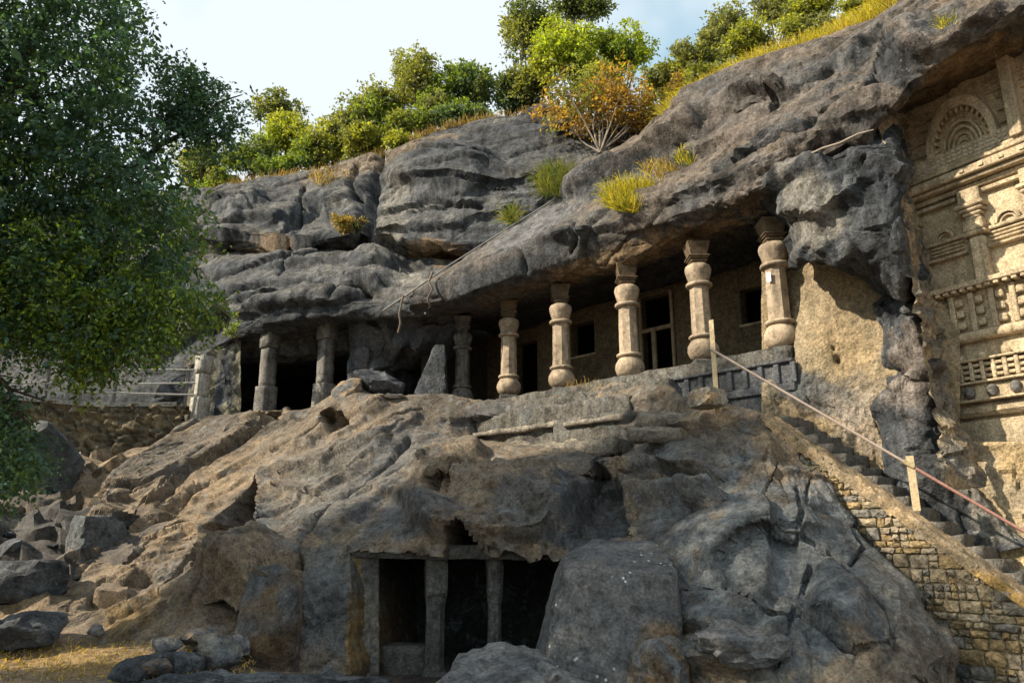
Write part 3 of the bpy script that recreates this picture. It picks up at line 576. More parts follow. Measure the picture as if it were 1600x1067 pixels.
# ground and hillside
GR = [[(-700, 1500, 3.5), (0, 1500, 3.5), (600, 1500, 3.5), (1700, 1500, 3.5)], [(-700, 1068, 9.2), (0, 1062, 9.4), (400, 1068, 9.6), (560, 1100, 9.6), (900, 1100, 9.5), (1700, 1100, 9.2)], [(-700, 1000, 11.3), (0, 1002, 11.2), (250, 1000, 11.3), (420, 1015, 11.4), (560, 1058, 11.6), (900, 1058, 11.5), (1700, 1050, 11.4)],
      [(-700, 915, 12.6), (0, 915, 12.6), (100, 905, 12.8), (400, 950, 13), (560, 1030, 13.5), (900, 1030, 13.5), (1700, 1000, 13)], [(-700, 830, 14), (0, 830, 14), (150, 820, 14.3), (400, 860, 14.6), (560, 1010, 15), (900, 1010, 15), (1700, 980, 15)], [(-700, 765, 16.5), (0, 765, 16.5), (200, 755, 16.8), (400, 800, 17), (560, 960, 18), (1700, 960, 18)], [(-700, 715, 18.6), (0, 715, 18.6), (250, 712, 18.8), (560, 900, 20), (1700, 900, 20)], [(-700, 700, 24), (0, 700, 24), (600, 850, 26), (1700, 850, 26)]]
G = loft(GR, .09, True, 300)
def g_noise(P, px, py):
    w = sstep(P[:, 1], 11.3, 13)
    return .05*fbm(P/.9, 4, 61)+.02*fbm(P/.15, 3, 62)+w*(.2*cells(P/.55, 63)[0]+.12*ridged(P/.6, 3, 64))
M_ground = rock_mat('ground_earth', bump=.5, fine=40, var=.45)
rock_sheet('ground', G, M_ground, (), g_noise, tints(np.array([.24, .175, .11]), np.array([.17, .135, .10]), .7, blobs=[(60, 850, 220, 90, 0, GREY*.55, .85), (120, 1030, 160, 30, 0, OCHRE*.75, .5), (800, 1020, 380, 120, 0, np.array([.05, .045, .04]), .97)], seed=14), (0, 0, 1))  # last patch paints shade onto the earth in and before the lower cave
bm = bmesh.new(); R = 900
for v in ((-R, -R, -2.6), (R, -R, -2.6), (R, R, -2.6), (-R, R, -2.6)): bm.verts.new(v)
bm.faces.new(bm.verts); struct(bm_obj('terrain', bm, rock_mat('terrain_earth', base=(.16, .12, .08))))
xs = np.linspace(-70, 34, 140)
def crest_row(dy, dz): 
    y = np.interp(xs, [-26, -12, -2, 2, 6, 10, 34], [31, 29, 25.5, 21.5, 18.5, 17.2, 5]); z = np.interp(xs, [-26, -12, -4, 1, 4, 8, 12, 34], [12, 13, 13.6, 14.4, 12.4, 12.6, 14.5, 15])
    return np.stack([xs, y+dy, z+dz], -1)
G = sweep([crest_row(-.8, -1.4), crest_row(1.5, -.3), crest_row(6, 1.6), crest_row(14, 4.5), crest_row(30, 7), crest_row(60, 4)], .6)
rock_sheet('hillside', G, rock_mat('hill_earth', base=(.17, .14, .07)), (), lambda P, px, py: .35*fbm(P/2.5, 4, 71), None, (0, -.3, 1))
# ------------------------------------------------------------------ pillared veranda of the upper cave
MV = Matrix(((E_S.x, E_T.x, 0, FACADE/2), (E_S.y, E_T.y, 0, FACADE/2), (0, 0, 1, 0), (0, 0, 0, 1)))
MVi = MV.inverted()
def fz(px, py, t=0.):
    p = ray_plane(px, py, MV @ Vector((0, t, 0)), E_T); q = MVi @ p; return q.x, q.z
PB = [(795, 618), (878, 607), (985, 591), (1100, 564), (1223, 545)]
PS = [fz(x, y) for x, y in PB]
FLOOR = sum(z for s, z in PS)/5-.06
sF = fz(722, 600)[0]; s_end = PS[4][0]+.45; s_beg = sF-1.2
def pillar(s, z0, H, label, mat, broken=False):
    base = MV @ Vector((s, 0, z0)); k = H/2.38
    o = thing('carved_pillar', label, 'pillar', base, math.radians(-45+22.5), 'carved pillars of the upper veranda')
    def L(name, prof, sides=32, par=o): return lathe(name, [(r*k, z*k) for r, z in prof], mat, par, sides, wear=tuple(base))
    L('pot_base', [(.0, 0), (.15, 0), (.22, .03), (.275, .09), (.31, .19), (.295, .29), (.245, .38), (.2, .43), (.19, .46)])
    L('lower_ring', [(.18, .43), (.25, .437), (.27, .462), (.27, .482), (.25, .507), (.18, .515)])
    L('shaft', [(.208, .49), (.203, .8), (.197, 1.2), (.19, 1.56)], 8)
    L('upper_ring', [(.18, 1.52), (.25, 1.527), (.265, 1.55), (.265, 1.575), (.25, 1.6), (.18, 1.607)])
    L('bell_capital', [(.18, 1.59), (.205, 1.65), (.235, 1.75), (.262, 1.84), (.268, 1.90), (.25, 1.96), (.19, 2.0), (.13, 2.01)])
    bm = bmesh.new()
    for r, a, b in ((.14, 2.0, 2.04), (.165, 2.042, 2.075), (.15, 2.077, 2.105), (.185, 2.107, 2.14), (.215, 2.142, 2.17)):
        box_bm(bm, -r*k, r*k, -r*k, r*k, a*k, b*k, Matrix.Rotation(math.radians(22.5), 4, 'Z'))
    bm_obj('stepped_neck', bm, M_brown if mat is M_pillar else mat, o, bevel=.006)
    bm = bmesh.new(); vs = box_bm(bm, -.165*k, .165*k, -.165*k, .165*k, 2.172*k, 2.46*k, Matrix.Rotation(math.radians(22.5), 4, 'Z'))
    for v in vs:
        if v.co.z > 2.3*k: v.co.x *= 1.42; v.co.y *= 1.42
    bm_obj('abacus', bm, M_brown if mat is M_pillar else mat, o, bevel=.008)
    rock_plinth(o, k, mat)
    return o
M_brown = rock_mat('brown_ceiling_stone', base=(.13, .095, .06), bump=.3, fine=26, var=.4)
def rock_plinth(o, k, mat):
    bm = bmesh.new(); box_bm(bm, -.24*k, .24*k, -.24*k, .24*k, -.16, -.002, Matrix.Rotation(math.radians(22.5), 4, 'Z'))
    bm_obj('plinth', bm, M_pillar_w, o, bevel=.03)
TOPZ = FLOOR+2.42
for (s, z), lab in zip(PS, ['sandstone pillar with round pot base, second from the left in the veranda', 'pale sandstone pillar with thick upper ring, third from the left in the veranda', 'sandstone pillar with big round pot base left of the doorway bars',
                            'sandstone pillar behind the thin metal railing post', 'rightmost sandstone pillar against the chiselled wall, with a white notice']):
    pillar(s, z, TOPZ-z, lab, M_pillar)
pF = pillar(sF, FLOOR+.12, TOPZ-FLOOR-.15, 'weathered grey pillar at the left end of the veranda', M_pillar_w)
bx_ = lambda name, s0, s1, t0, t1, z0, z1, mat, parent=None, bevel=.01: box(name, s0, s1, t0, t1, z0, z1, mat, parent, MV, bevel)
nt_ = bx_('paper_notice', PS[4][0]-.065, PS[4][0]+.02, -.245, -.24, FLOOR+1.25, FLOOR+1.43, plain_mat('notice_paper', (.72, .7, .64), .7), bevel=0)
tag(nt_, 'small white paper notice stuck on the rightmost pillar', 'notice')
# floor and rooms
def room(name, M, x0, x1, y0, y1, z0, z1, mat):
    bm = bmesh.new(); vs = box_bm(bm, x0, x1, y0, y1, z0, z1, M); bm.faces.ensure_lookup_table()
    bmesh.ops.delete(bm, geom=[bm.faces[2]], context='FACES')       # open at the front (y0)
    return struct(bm_obj(name, bm, mat))
room('cave_chamber', MV, s_beg, s_end+.6, 2.15, 5.2, FLOOR-.02, TOPZ+.35, M_shade)
def noisy_box_front(name, M, x0, x1, y0, y1, z0, z1, mat, parent=None, amp=.05, res=.06):
    """a block whose visible faces are uneven cut rock"""
    bm = bmesh.new(); box_bm(bm, x0, x1, y0, y1, z0, z1)
    n = int(max(x1-x0, y1-y0, z1-z0)/res)
    for ax, (a, b) in enumerate(((x0, x1), (y0, y1), (z0, z1))):
        k = int((b-a)/res)
        for i in range(1, k):
            c = a+(b-a)*i/k; co = [0, 0, 0]; no = [0, 0, 0]; co[ax] = c; no[ax] = 1
            bmesh.ops.bisect_plane(bm, geom=bm.verts[:]+bm.edges[:]+bm.faces[:], plane_co=co, plane_no=no)
    bm.verts.ensure_lookup_table(); bmesh.ops.recalc_face_normals(bm, faces=bm.faces); bm.normal_update()
    P = np.array([M @ v.co for v in bm.verts]); d = amp*(fbm(P/.5, 4, 91)+.6*cells(P/.45, 92)[0]*.6); R3 = M.to_3x3()
    for v, p, q in zip(bm.verts, P, d): v.co = Vector(p)+(R3 @ v.normal)*q
    return bm_obj(name, bm, mat, parent, smooth=True)
M_plat = rock_mat('platform_stone', base=(.112, .104, .09), bump=.7, fine=24, var=.6, streak=.35, lich=.25)
pl = noisy_box_front('veranda_floor', MV, s_beg, PS[4][0]+.22, -.32, 3.2, FLOOR-.75, FLOOR, M_plat, amp=.06, res=.16); struct(pl)
M_step2 = rock_mat('worn_step_stone', base=(.2, .175, .14), bump=.65, fine=24, var=.55, lich=.2)
sA, zA = fz(735, 655, -.95); sB = fz(985, 640, -.95)[0]
struct(noisy_box_front('platform_step', MV, sA, sB, -.97, -.2, zA-1.0, zA, M_plat, amp=.07, res=.09))
sA2, zA2 = fz(868, 655, -1.1); struct(noisy_box_front('platform_step', MV, sA2, sB+.1, -1.12, -.2, zA2-1.0, zA2-.02, M_plat, amp=.07, res=.09))
struct(noisy_box_front('platform_step', MV, fz(738, 640, -.62)[0], fz(1046, 612, -.62)[0], -.64, -.1, FLOOR-.9, FLOOR-.27, M_plat, amp=.06, res=.09))
for (xa, xb, yt, Yf, dp, th, yw) in ((985, 1110, 672, 12.0, .7, .22, -.1), (1003, 1108, 650, 12.3, .7, .25, -.1), (735, 985, 694, 15.0, .9, .25, -.62)):
    p_ = A((xa+xb)/2, yt, Yf); hw = (xb-xa)/2/FPX*Yf*1.02/math.cos(yw)
    struct(noisy_box_front('rock_step', Matrix.Translation(p_) @ Matrix.Rotation(yw, 4, 'Z') @ Matrix.Rotation(math.radians(17), 4, 'X'), -hw, hw, 0, dp, -th, 0, M_step2, amp=.09, res=.08))
zP = fz(850, 698, -1.5)[1]
struct(noisy_box_front('rock_step', MV, sA-.1, sB+.1, -1.62, -.85, zP-.3, zP, M_step2, amp=.08, res=.09))
struct(noisy_box_front('rock_step', MV, sA+.2, sA2+.1, -1.1, -.9, zA-.47, zA-.36, M_step2, amp=.05, res=.08))
struct(noisy_box_front('rock_step', MV, sA2+.3, sB, -1.22, -1.0, zA2-.2, zA2-.1, M_step2, amp=.05, res=.08))
wall = thing('veranda_wall', 'tan back wall of the veranda with doorways and windows behind the pillars', 'wall', MV @ Vector((sF, 2, FLOOR)))
wall_M = Matrix.Translation(-(MV @ Vector((sF, 2, FLOOR)))) @ MV
def wbox(name, s0, s1, z0, z1, mat=None, t0=2.0, t1=2.3, par=wall, bevel=.012): return box(name, s0, s1, t0, t1, z0, z1, mat or M_dim, par, wall_M, bevel)
ops_ = []
for (x0, y0, x1, y1) in ((806, 530, 839, 611), (892, 499, 928, 551), (1001, 452, 1055, 597), (1156, 441, 1206, 498)):
    sa, za = fz(x0, (y0+y1)/2, 2.0)[0], fz(x1, y0, 2.0)[1]; sb, zb = fz(x1, (y0+y1)/2, 2.0)[0], fz(x1, y1, 2.0)[1]
    if y1-y0 > 70: zb = FLOOR
    ops_.append((sa, sb, zb, za))
cur = s_beg
for (sa, sb, zb, za) in ops_:
    wbox('wall_panel', cur, sa, FLOOR, TOPZ+.2)
    wbox('lintel_panel', sa+.002, sb-.002, za, TOPZ+.2)
    if zb > FLOOR+.1: wbox('sill_panel', sa+.002, sb-.002, FLOOR, zb); wbox('window_sill', sa-.05, sb+.05, zb-.05, zb+.002, M_pillar, 1.96, 2.05)
    cur = sb
wbox('wall_panel', cur, s_end+.5, FLOOR, TOPZ+.2)
wbox('end_panel', s_beg-.3, s_beg-.002, FLOOR, TOPZ+.2, M_shade, -.2, 2.3)
# doorway frame with bars
sa, sb, zb, za = ops_[2]
M_wood = plain_mat('weathered_wood', (.23, .17, .11), .8, var=.4, scale=9)
fr = thing('door_frame', 'weathered wooden door frame with bars behind the middle pillars', 'door', MV @ Vector((sa, 1.9, FLOOR)))
fM = Matrix.Translation(-(MV @ Vector((sa, 1.9, FLOOR)))) @ MV
w_ = sb-sa
for name, x0, x1, z0, z1 in (('jamb', sb-.07, sb-.005, FLOOR+.01, za), ('jamb', sa+.005, sa+.07, FLOOR+.01, za), ('mullion', sa+w_*.36, sa+w_*.47, FLOOR+.01, FLOOR+1.55), ('head_rail', sa+.072, sb-.072, FLOOR+1.55, FLOOR+1.64),
                            ('cross_rail', sa+w_*.475, sb-.072, FLOOR+.48, FLOOR+.6), ('low_rail', sa+.072, sa+w_*.355, FLOOR+.36, FLOOR+.44)):
    box(name, x0, x1, 1.93, 2.0-.002, z0, z1, M_wood, fr, fM, .006)
# carved railing relief on the front of the platform
r0, zr0 = fz(1048, 597, -.45); r1, zr1 = fz(1238, 563, -.45)
ZT = (zr0+zr1)/2
cr_ = thing('carved_railing', 'dark grey carved stone railing below the two right pillars', 'railing', MV @ Vector((r0, -.5, ZT-.4)))
cM = Matrix.Translation(-(MV @ Vector((r0, -.5, ZT-.4)))) @ MV
M_cr = rock_mat('railing_stone', base=(.085, .088, .095), bump=.5, fine=24, var=.45)
box('backing', r0, r1, -.40, -.3, ZT-1.1, ZT, M_cr, cr_, cM, .01); box('coping', r0, r1, -.47, -.3, ZT+.002, ZT+.06, M_cr, cr_, cM, .015); box('base_rail', r0, r1, -.46, -.402, ZT-.5, ZT-.36, M_cr, cr_, cM, .015)
npost = 9
for i in range(npost):
    x = r0+.04+(r1-r0-.05)*i/(npost-1); box('post', x-.05, x+.05, -.45, -.402, ZT-.358, ZT-.002, M_cr, cr_, cM, .012)

# ------------------------------------------------------------------ carved front at the right
O0 = A(1425, 300, 11.55); AX = Vector((.53, -.848, 0)).normalized(); INW = Vector((.848, .53, 0)).normalized()
MO = Matrix(((AX.x, INW.x, 0, O0.x), (AX.y, INW.y, 0, O0.y), (0, 0, 1, 0), (0, 0, 0, 1))); MOi = MO.inverted()
def oz(px, py, d=0.):
    q = MOi @ ray_plane(px, py, MO @ Vector((0, d, 0)), INW); return q.x, q.z
cf = thing('carved_facade', 'tan carved rock facade with horseshoe arch, ledges and niches at the right edge', 'facade', MO @ Vector((0, 0, 0)))
oM = Matrix.Translation(-cf.location) @ MO
XR = 5.0; X0 = oz(1428, 300)[0]-.1
def ob(name, x0, x1, z0, z1, d0, d1=.05, mat=None, par=None, bevel=.012): return box(name, x0, x1, d0, d1, z0, z1, mat or M_sand, par or cf, oM, bevel)
Z = lambda px, py, d=0.: oz(px, py, d)[1]
z_top = Z(1500, 128)+.3; z_bot = -1.2
ob('back_wall', X0-.5, XR, z_bot, z_top, 0, .4)
zb0, zb1 = Z(1500, 257), Z(1500, 233)             # lattice balustrade
ob('balustrade', X0+.06, XR, zb0, zb1, -.14, .05)
bal = [o for o in cf.children if o.name.startswith('balustrade')][0]
bm = bmesh.new(); L_ = .085; nx = int(3.4/L_)
for i in range(nx):
    for j in range(3):
        x = X0+.1+i*L_; z = zb0+.03+j*(zb1-zb0-.05)/3
        box_bm(bm, x, x+L_*.55, -.155, -.1401, z, z+(zb1-zb0)*.17, oM)
bm_obj('lattice', bm, rock_mat('pale_lattice', base=(.5, .42, .32), bump=.2, var=.2), bal)['kind'] = 'stuff'
for a, b, d in ((257.5, 263, -.2), (264, 271, -.24), (272, 275.5, -.12), (276, 289, -.30), (290, 296, -.22), (297, 305, -.1)):
    ob('ledge', X0-.2, XR, Z(1500, b), Z(1500, a), d)
for i in range(12):
    x = X0+.12+i*.29; ob('ledge_stud', x, x+.07, Z(1500, 285), Z(1500, 281), -.325, -.3005, bevel=.004)
def arc(name, cx, cz, r0, r1, d0, d1, a0=0., a1=math.pi, seg=28, mat=None, par=None, sq=1.0):
    bm = bmesh.new(); rings = []
    for i in range(seg+1):
        w = a0+(a1-a0)*i/seg; c, s = math.cos(w), math.sin(w)*sq
        rings.append([bm.verts.new(oM @ Vector((cx+r*c, d, cz+r*s))) for r, d in ((r0, d1), (r0, d0), (r1, d0), (r1, d1))])
    for p, q in zip(rings[:-1], rings[1:]):
        for k in range(4): bm.faces.new((p[k], p[(k+1) % 4], q[(k+1) % 4], q[k]))
    bm.faces.new(rings[0]); bm.faces.new(rings[-1][::-1])
    return bm_obj(name, bm, mat or M_sand, par or cf)
xa0, xa1 = oz(1455, 245)[0], oz(1564, 200)[0]; cxa = (xa0+xa1)/2; cza = zb1-.02; R1 = (xa1-xa0)/2; sqz = (Z(1508, 151)-cza)/R1
ar = arc('horseshoe_arch', cxa, cza, R1*.80, R1, -.16, .02, -.12, math.pi+.12, sq=sqz)
arc('arch_reveal', cxa, cza, R1*.62, R1*.80, -.02, .05, 0, math.pi, sq=sqz)
for i in range(15):
    w = .12+(math.pi-.24)*i/14
    arc('beam_end', cxa, cza, R1*.70, R1*.797, -.11, -.021, w-.045, w+.045, 2, par=ar, sq=sqz)
for k in range(4):
    arc('inner_arch', cxa, cza, R1*(.14+.12*k), R1*(.195+.12*k), -.05-.012*k, .02, sq=sqz)
for (py, l0) in ((150, 0), (163, 0), (176, 0), (196, 1), (216, 1)):     # string courses beside the arch
    z = Z(1500, py+6); ob('string_course', X0-.1, cxa-R1*(1.02 if py > 170 else .8), z, z+.035, -.06)
    ob('string_course', cxa+R1*(1.02 if py > 170 else .8), XR, z, z+.035, -.06)
xe = oz(1583, 200)[0]; ob('corner_pier', xe+.03, xe+.2, Z(1500, 258), z_top-.1, -.26)
# storey with pilasters and niches
zc0, zc1 = Z(1500, 462), Z(1500, 306)
def pilaster(px0, px1, pyt, pyb):
    x0, x1 = oz(px0, (pyt+pyb)/2)[0], oz(px1, (pyt+pyb)/2)[0]; c = (x0+x1)/2; r = (x1-x0)/2; zt = zc1; zb = zc0; h = zt-zb
    p = ob('pilaster', c-r*.7, c+r*.7, zb, zb+h*.52, -.16, .0, bevel=.05)
    for a, b, k, d in ((.52, .56, 1.0, .2), (.563, .68, .85, .19), (.683, .72, .62, .15), (.723, .76, .8, .17), (.763, .8, 1.0, .2), (.803, .85, 1.2, .23), (.853, 1.0, .9, .18)):
        ob('capital_step', c-r*k, c+r*k, zb+h*a, zb+h*b, -d, .0, par=p, bevel=.02)
pilaster(1414, 1448, 330, 460); pilaster(1512, 1552, 310, 440); pilaster(1612, 1660, 290, 420)
def niche(px0, px1, pyt, pyb):
    x0, x1 = oz(px0, pyb)[0], oz(px1, pyb)[0]; c = (x0+x1)/2; r = (x1-x0)/2; z = Z((px0+px1)/2, pyb)
    n_ = arc('niche_arch', c, z, r*.74, r, -.09, .0, seg=14); arc('niche_beads', c, z, r*.5, r*.66, -.05, .0, seg=9, par=n_)
    ob('niche_sill', x0-.12, x1+.12, z-.06, z-.002, -.08)
    for k in range(3): ob('lattice_band', x0-.1, x1+.1, z-.12-.06*k, z-.085-.06*k, -.045)
    ob('shelf', x0-.14, x1+.14, z-.34, z-.30, -.1)
niche(1462, 1496, 345, 376); niche(1556, 1600, 312, 345)
ob('shadow_slot', X0+.02, oz(1495, 310)[0], zc1-.1, zc1-.03, -.09); ob('shadow_slot', oz(1535, 300)[0], XR, zc1-.1, zc1-.03, -.09)
# dentilled ledge, railing relief, roll moulding, small railing relief, row of lotus bosses, bottom ledge
zd = Z(1500, 453); ob('dentil_ledge', X0-.3, XR, zd-.045, zd+.035, -.22)
for i in range(30):
    x = X0-.1+i*.125; ob('dentil', x, x+.075, zd-.095, zd-.047, -.20, 0, bevel=.006)
zv1, zv0 = zd-.11, Z(1500, 524)
for i in range(12):
    x = oz(1471, 500)[0]+(oz(1500, 490)[0]-oz(1471, 500)[0])*i
    ob('rail_post', x-.11, x-.03, zv0, zv1, -.10)
    for k in range(3):
        z = zv0+(zv1-zv0)*(.1+.3*k); ob('rail_bar', x-.028, x+.09, z, z+(zv1-zv0)*.2, -.085, 0, bevel=.02)
zm = Z(1500, 532); V, Fq = tube_np([oM @ Vector((X0-.3, -.06, zm)), oM @ Vector((XR, -.06, zm))], .085, 14); link('roll_moulding', mesh_np('roll_moulding', V, Fq), M_sand, cf)
zr = Z(1500, 570); ob('recess_shelf', X0-.2, XR, zr-.025, zr+.01, -.2)
for i in range(11):
    x = oz(1500, 556)[0]-.3+i*.33; lathe('lotus_boss', [(.0, .055), (.04, .05), (.06, .02), (.062, -.03), (.05, -.05)], M_sand, cf, 12, tuple(oM @ Vector((x, -.07, zr+.07))))
zs1, zs0 = zr-.03, Z(1500, 602)
for i in range(22):
    x = X0-.05+i*.16; ob('small_rail_post', x, x+.06, zs0, zs1, -.17)
    for k in range(3): z = zs0+(zs1-zs0)*(.12+.3*k); ob('small_rail_bar', x+.062, x+.158, z, z+(zs1-zs0)*.17, -.155, 0, bevel=.01)
zl = Z(1500, 605); ob('ledge', X0-.3, XR, zl-.03, zl+.01, -.25)
zq = Z(1500, 632)
ob('boss_band', X0-.2, XR, zq, zl-.032, -.17)
for i in range(13):
    x = oz(1492, 616)[0]+i*(oz(1525, 608)[0]-oz(1492, 616)[0])
    lathe('round_boss', [(.0, .085), (.03, .08), (.065, .055), (.075, .0), (.07, -.05), (.045, -.085)], M_pillar_w, cf, 14, tuple(oM @ Vector((x, -.2, (zq+zl)/2-.015))))
ob('ledge', X0-.3, XR, zq-.035, zq-.002, -.27); ob('bottom_roll', X0-.3, XR, zq-.24, zq-.037, -.16, 0, bevel=.06); ob('foot_wall', X0-.4, XR, z_bot, zq-.3, -.1)
# side of the recess, running from the buttress to the carved front
RT = [[(1376, 170, 10.6), (1395, 172, 11.0), (1424, 178, 11.7)], [(1383, 240, 10.45), (1402, 240, 10.9), (1428, 240, 11.65)], [(1398, 310, 10.4), (1412, 310, 10.9), (1432, 310, 11.6)], [(1412, 400, 10.4), (1426, 400, 10.9), (1445, 400, 11.5)], [(1440, 520, 10.5), (1455, 520, 10.9), (1470, 520, 11.2)], [(1462, 640, 10.4), (1475, 640, 10.7), (1490, 640, 10.95)], [(1480, 760, 10.0), (1520, 760, 10.2), (1540, 760, 10.4)]]
rock_sheet('recess_side', loft(RT, .04, False, 40), M_cut, (), lambda P, px, py: .12*fbm(P/.4, 4, 95)+.07*cells(P/.3, 96)[0], tints(np.array([.30, .235, .15]), np.array([.14, .13, .115]), .3, seed=17), (-.2, -1, 0))
FW = [[(1470, 690, 11.0), (1560, 690, 10.45), (1700, 690, 9.9), (2200, 690, 7.4)], [(1490, 780, 10.8), (1570, 790, 10.4), (1700, 790, 9.8), (2200, 790, 7.3)], [(1500, 960, 10.6), (1580, 980, 10.3), (1700, 1000, 9.7), (2200, 1020, 7.2)]]
rock_sheet('lower_rough_wall', loft(FW, .05, True, 130), M_cut, (), lambda P, px, py: .08*fbm(P/.4, 4, 97)+.05*cells(P/.3, 98)[0], tints(np.array([.38, .28, .15]), np.array([.3, .24, .16]), .5, seed=18), (-1, -.6, .2))

# ------------------------------------------------------------------ stair with masonry wall and pipe rail
Q0 = A(1203, 655, 11.2); MS = Matrix(((E_S.x, E_T.x, 0, Q0.x), (E_S.y, E_T.y, 0, Q0.y), (0, 0, 1, Q0.z), (0, 0, 0, 1))); MSi = MS.inverted()
def sp(px, py, t=0.):
    q = MSi @ ray_plane(px, py, MS @ Vector((0, t, 0)), E_T); return q.x, q.z
xe_, ze_ = sp(1600, 930); SL = ze_/xe_; XE = 4.3
sw = thing('stair_wall', 'rough stone masonry wall with sloping top under the stair railing', 'wall', Q0)
sM = MS.copy(); sM.translation = (0, 0, 0)
M_mortar = rock_mat('mortar_earth', base=(.2, .16, .1), bump=.8, fine=30)
def prism(name, poly, t0, t1, mat, parent, M, bev=0):
    bm = bmesh.new(); a = [bm.verts.new(M @ Vector((x, t0, z))) for x, z in poly]; b = [bm.verts.new(M @ Vector((x, t1, z))) for x, z in poly]
    bm.faces.new(a); bm.faces.new(b[::-1]); n = len(poly)
    for i in range(n): bm.faces.new((a[i], b[i], b[(i+1) % n], a[(i+1) % n]))
    return bm_obj(name, bm, mat, parent, bevel=bev)
prism('core', [(-.1, 0), (XE, SL*XE-.02), (XE, SL*XE-2.2), (.2, -1.2), (-.1, -.4)], .006, .38, M_mortar, sw, sM)
random.seed(4)
def clip(poly, nx, nz, d):
    out = []
    for i in range(len(poly)):
        p, q = poly[i], poly[(i+1) % len(poly)]; a = p[0]*nx+p[1]*nz-d; b = q[0]*nx+q[1]*nz-d
        if a <= 0: out.append(p)
        if (a < 0 < b) or (b < 0 < a): f = a/(a-b); out.append((p[0]+(q[0]-p[0])*f, p[1]+(q[1]-p[1])*f))
    return out
quads = []; zz = .06
while zz > -4.4:
    hgt = random.choice((random.uniform(.07, .1), random.uniform(.1, .15), random.uniform(.14, .19))); x = -.15+random.uniform(0, .15)
    while x < XE+.1:
        wd = random.choice((random.uniform(.07, .12), random.uniform(.1, .2), random.uniform(.16, .3)))
        if zz < SL*x+hgt+.1 and zz > SL*x-1.75:
            J = lambda a=.016: random.uniform(-a, a)
            if hgt > .13 and wd < .14: sub = ((0, .5), (.5, 1))
            else: sub = ((0, 1),)
            for u0, u1 in sub:
                z1, z0 = zz-hgt*u0, zz-hgt*u1; g = .006; cc = min(wd, z1-z0)*random.uniform(.1, .32)
                quads.append([(x+g+cc*random.uniform(.3, 1), z0+g+J(.006)), (x+wd/2+J(), z0+g+J(.012)), (x+wd-g-cc*random.uniform(.3, 1), z0+g+J(.006)), (x+wd-g+J(.008), z0+cc+J(.006)), (x+wd-g+J(.01), z1-cc+J(.006)),
                              (x+wd-g-cc*random.uniform(.3, 1), z1-g+J(.006)), (x+wd/2+J(), z1-g+J(.012)), (x+g+cc*random.uniform(.3, 1), z1-g+J(.006)), (x+g+J(.01), z1-cc), (x+g+J(.01), z0+cc)])
        x += wd
    zz -= hgt
stone_mats = [rock_mat('wall_stone_%s' % nm, base=c, bump=.6, fine=24, var=.5) for nm, c in (('tan', (.235, .19, .125)), ('ochre', (.24, .175, .09)), ('pale', (.26, .215, .155)), ('grey', (.15, .14, .12)), ('dark', (.06, .06, .06)))]
NL = math.hypot(1, SL)

for poly in quads:
    if len(poly) >= 3: poly = clip(poly, -SL, 1, -.0)            # under the sloping top
    if len(poly) < 3: continue
    cx = sum(p[0] for p in poly)/len(poly); cz = sum(p[1] for p in poly)/len(poly)
    if max(p[0] for p in poly)-min(p[0] for p in poly) < .05: continue
    ppx, ppy = proj(np.array(MS @ Vector((cx, 0, cz))))
    if ppx > 1690 or ppy > 1095 or ppx < 1195: continue
    below = (cz-SL*cx)
    bm = bmesh.new(); pr = random.uniform(.0, .025); lip = .022
    rng = [bm.verts.new(sM @ Vector((px_, .09, pz_))) for px_, pz_ in poly]
    mid_ = [bm.verts.new(sM @ Vector((px_+random.uniform(-.008, .008), -.0-pr*.75, pz_+random.uniform(-.008, .008)))) for px_, pz_ in poly]
    frt = [bm.verts.new(sM @ Vector((cx+(px_-cx)*.9, -.010-pr+random.uniform(-.012, .012), cz+(pz_-cz)*.9))) for px_, pz_ in poly]
    n = len(poly)
    for i in range(n):
        bm.faces.new((rng[i], rng[(i+1) % n], mid_[(i+1) % n], mid_[i])); bm.faces.new((mid_[i], mid_[(i+1) % n], frt[(i+1) % n], frt[i]))
    cv = bm.verts.new(sM @ Vector((cx+random.uniform(-.03, .03), -.03-pr+random.uniform(-.02, .015), cz+random.uniform(-.02, .02))))
    for i in range(n): bm.faces.new((frt[i], frt[(i+1) % n], cv))
    lower = ppy > 700+ (ppx-1240)*1.17+5  # lower stones get darker colours that paint in the shade there

    bm_obj('stone', bm, random.choice(stone_mats[3:]+stone_mats[4:] if lower else stone_mats[:3]+stone_mats[:4]), sw)
# earth-covered sloping top of the wall
n_ = 160; U_ = np.linspace(-.12, XE, n_); V_ = np.linspace(0, 1, 22)
Gt = np.array([[list(MS @ Vector((u, float(np.interp(v, [0, .25, .35, 1], [-.045, -.055, -.02, .46])), SL*u+float(np.interp(v, [0, .22, .4, .7, 1], [-.17, -.03, .03, .06, .0]))))) for u in U_] for v in V_])
P_ = Gt.reshape(-1, 3); P_ = P_+np.array([-.4, -.4, .8])*(.035*fbm(P_/.12, 3, 101)+.05*fbm(P_/.45, 3, 102)+.03*cells(P_/.16, 103)[0])[:, None]-np.array(Q0)
link('coping', mesh_np('coping', P_, grid_faces(22, n_), tints(np.array([.30, .22, .13]), np.array([.19, .15, .10]), .3, blobs=[(1570, 930, 70, 20, 35, OCHRE, .8)], seed=19)(P_+np.array(Q0), *[a.ravel() for a in proj(P_+np.array(Q0))], P_)), M_ground, sw)
st = thing('stone_stair', 'dark stone stair climbing behind the masonry wall to the veranda', 'stairs', Q0)
M_step = rock_mat('step_stone', base=(.12, .11, .095), bump=.6, fine=24, var=.45)
nst = 22; rise = -SL*XE/nst
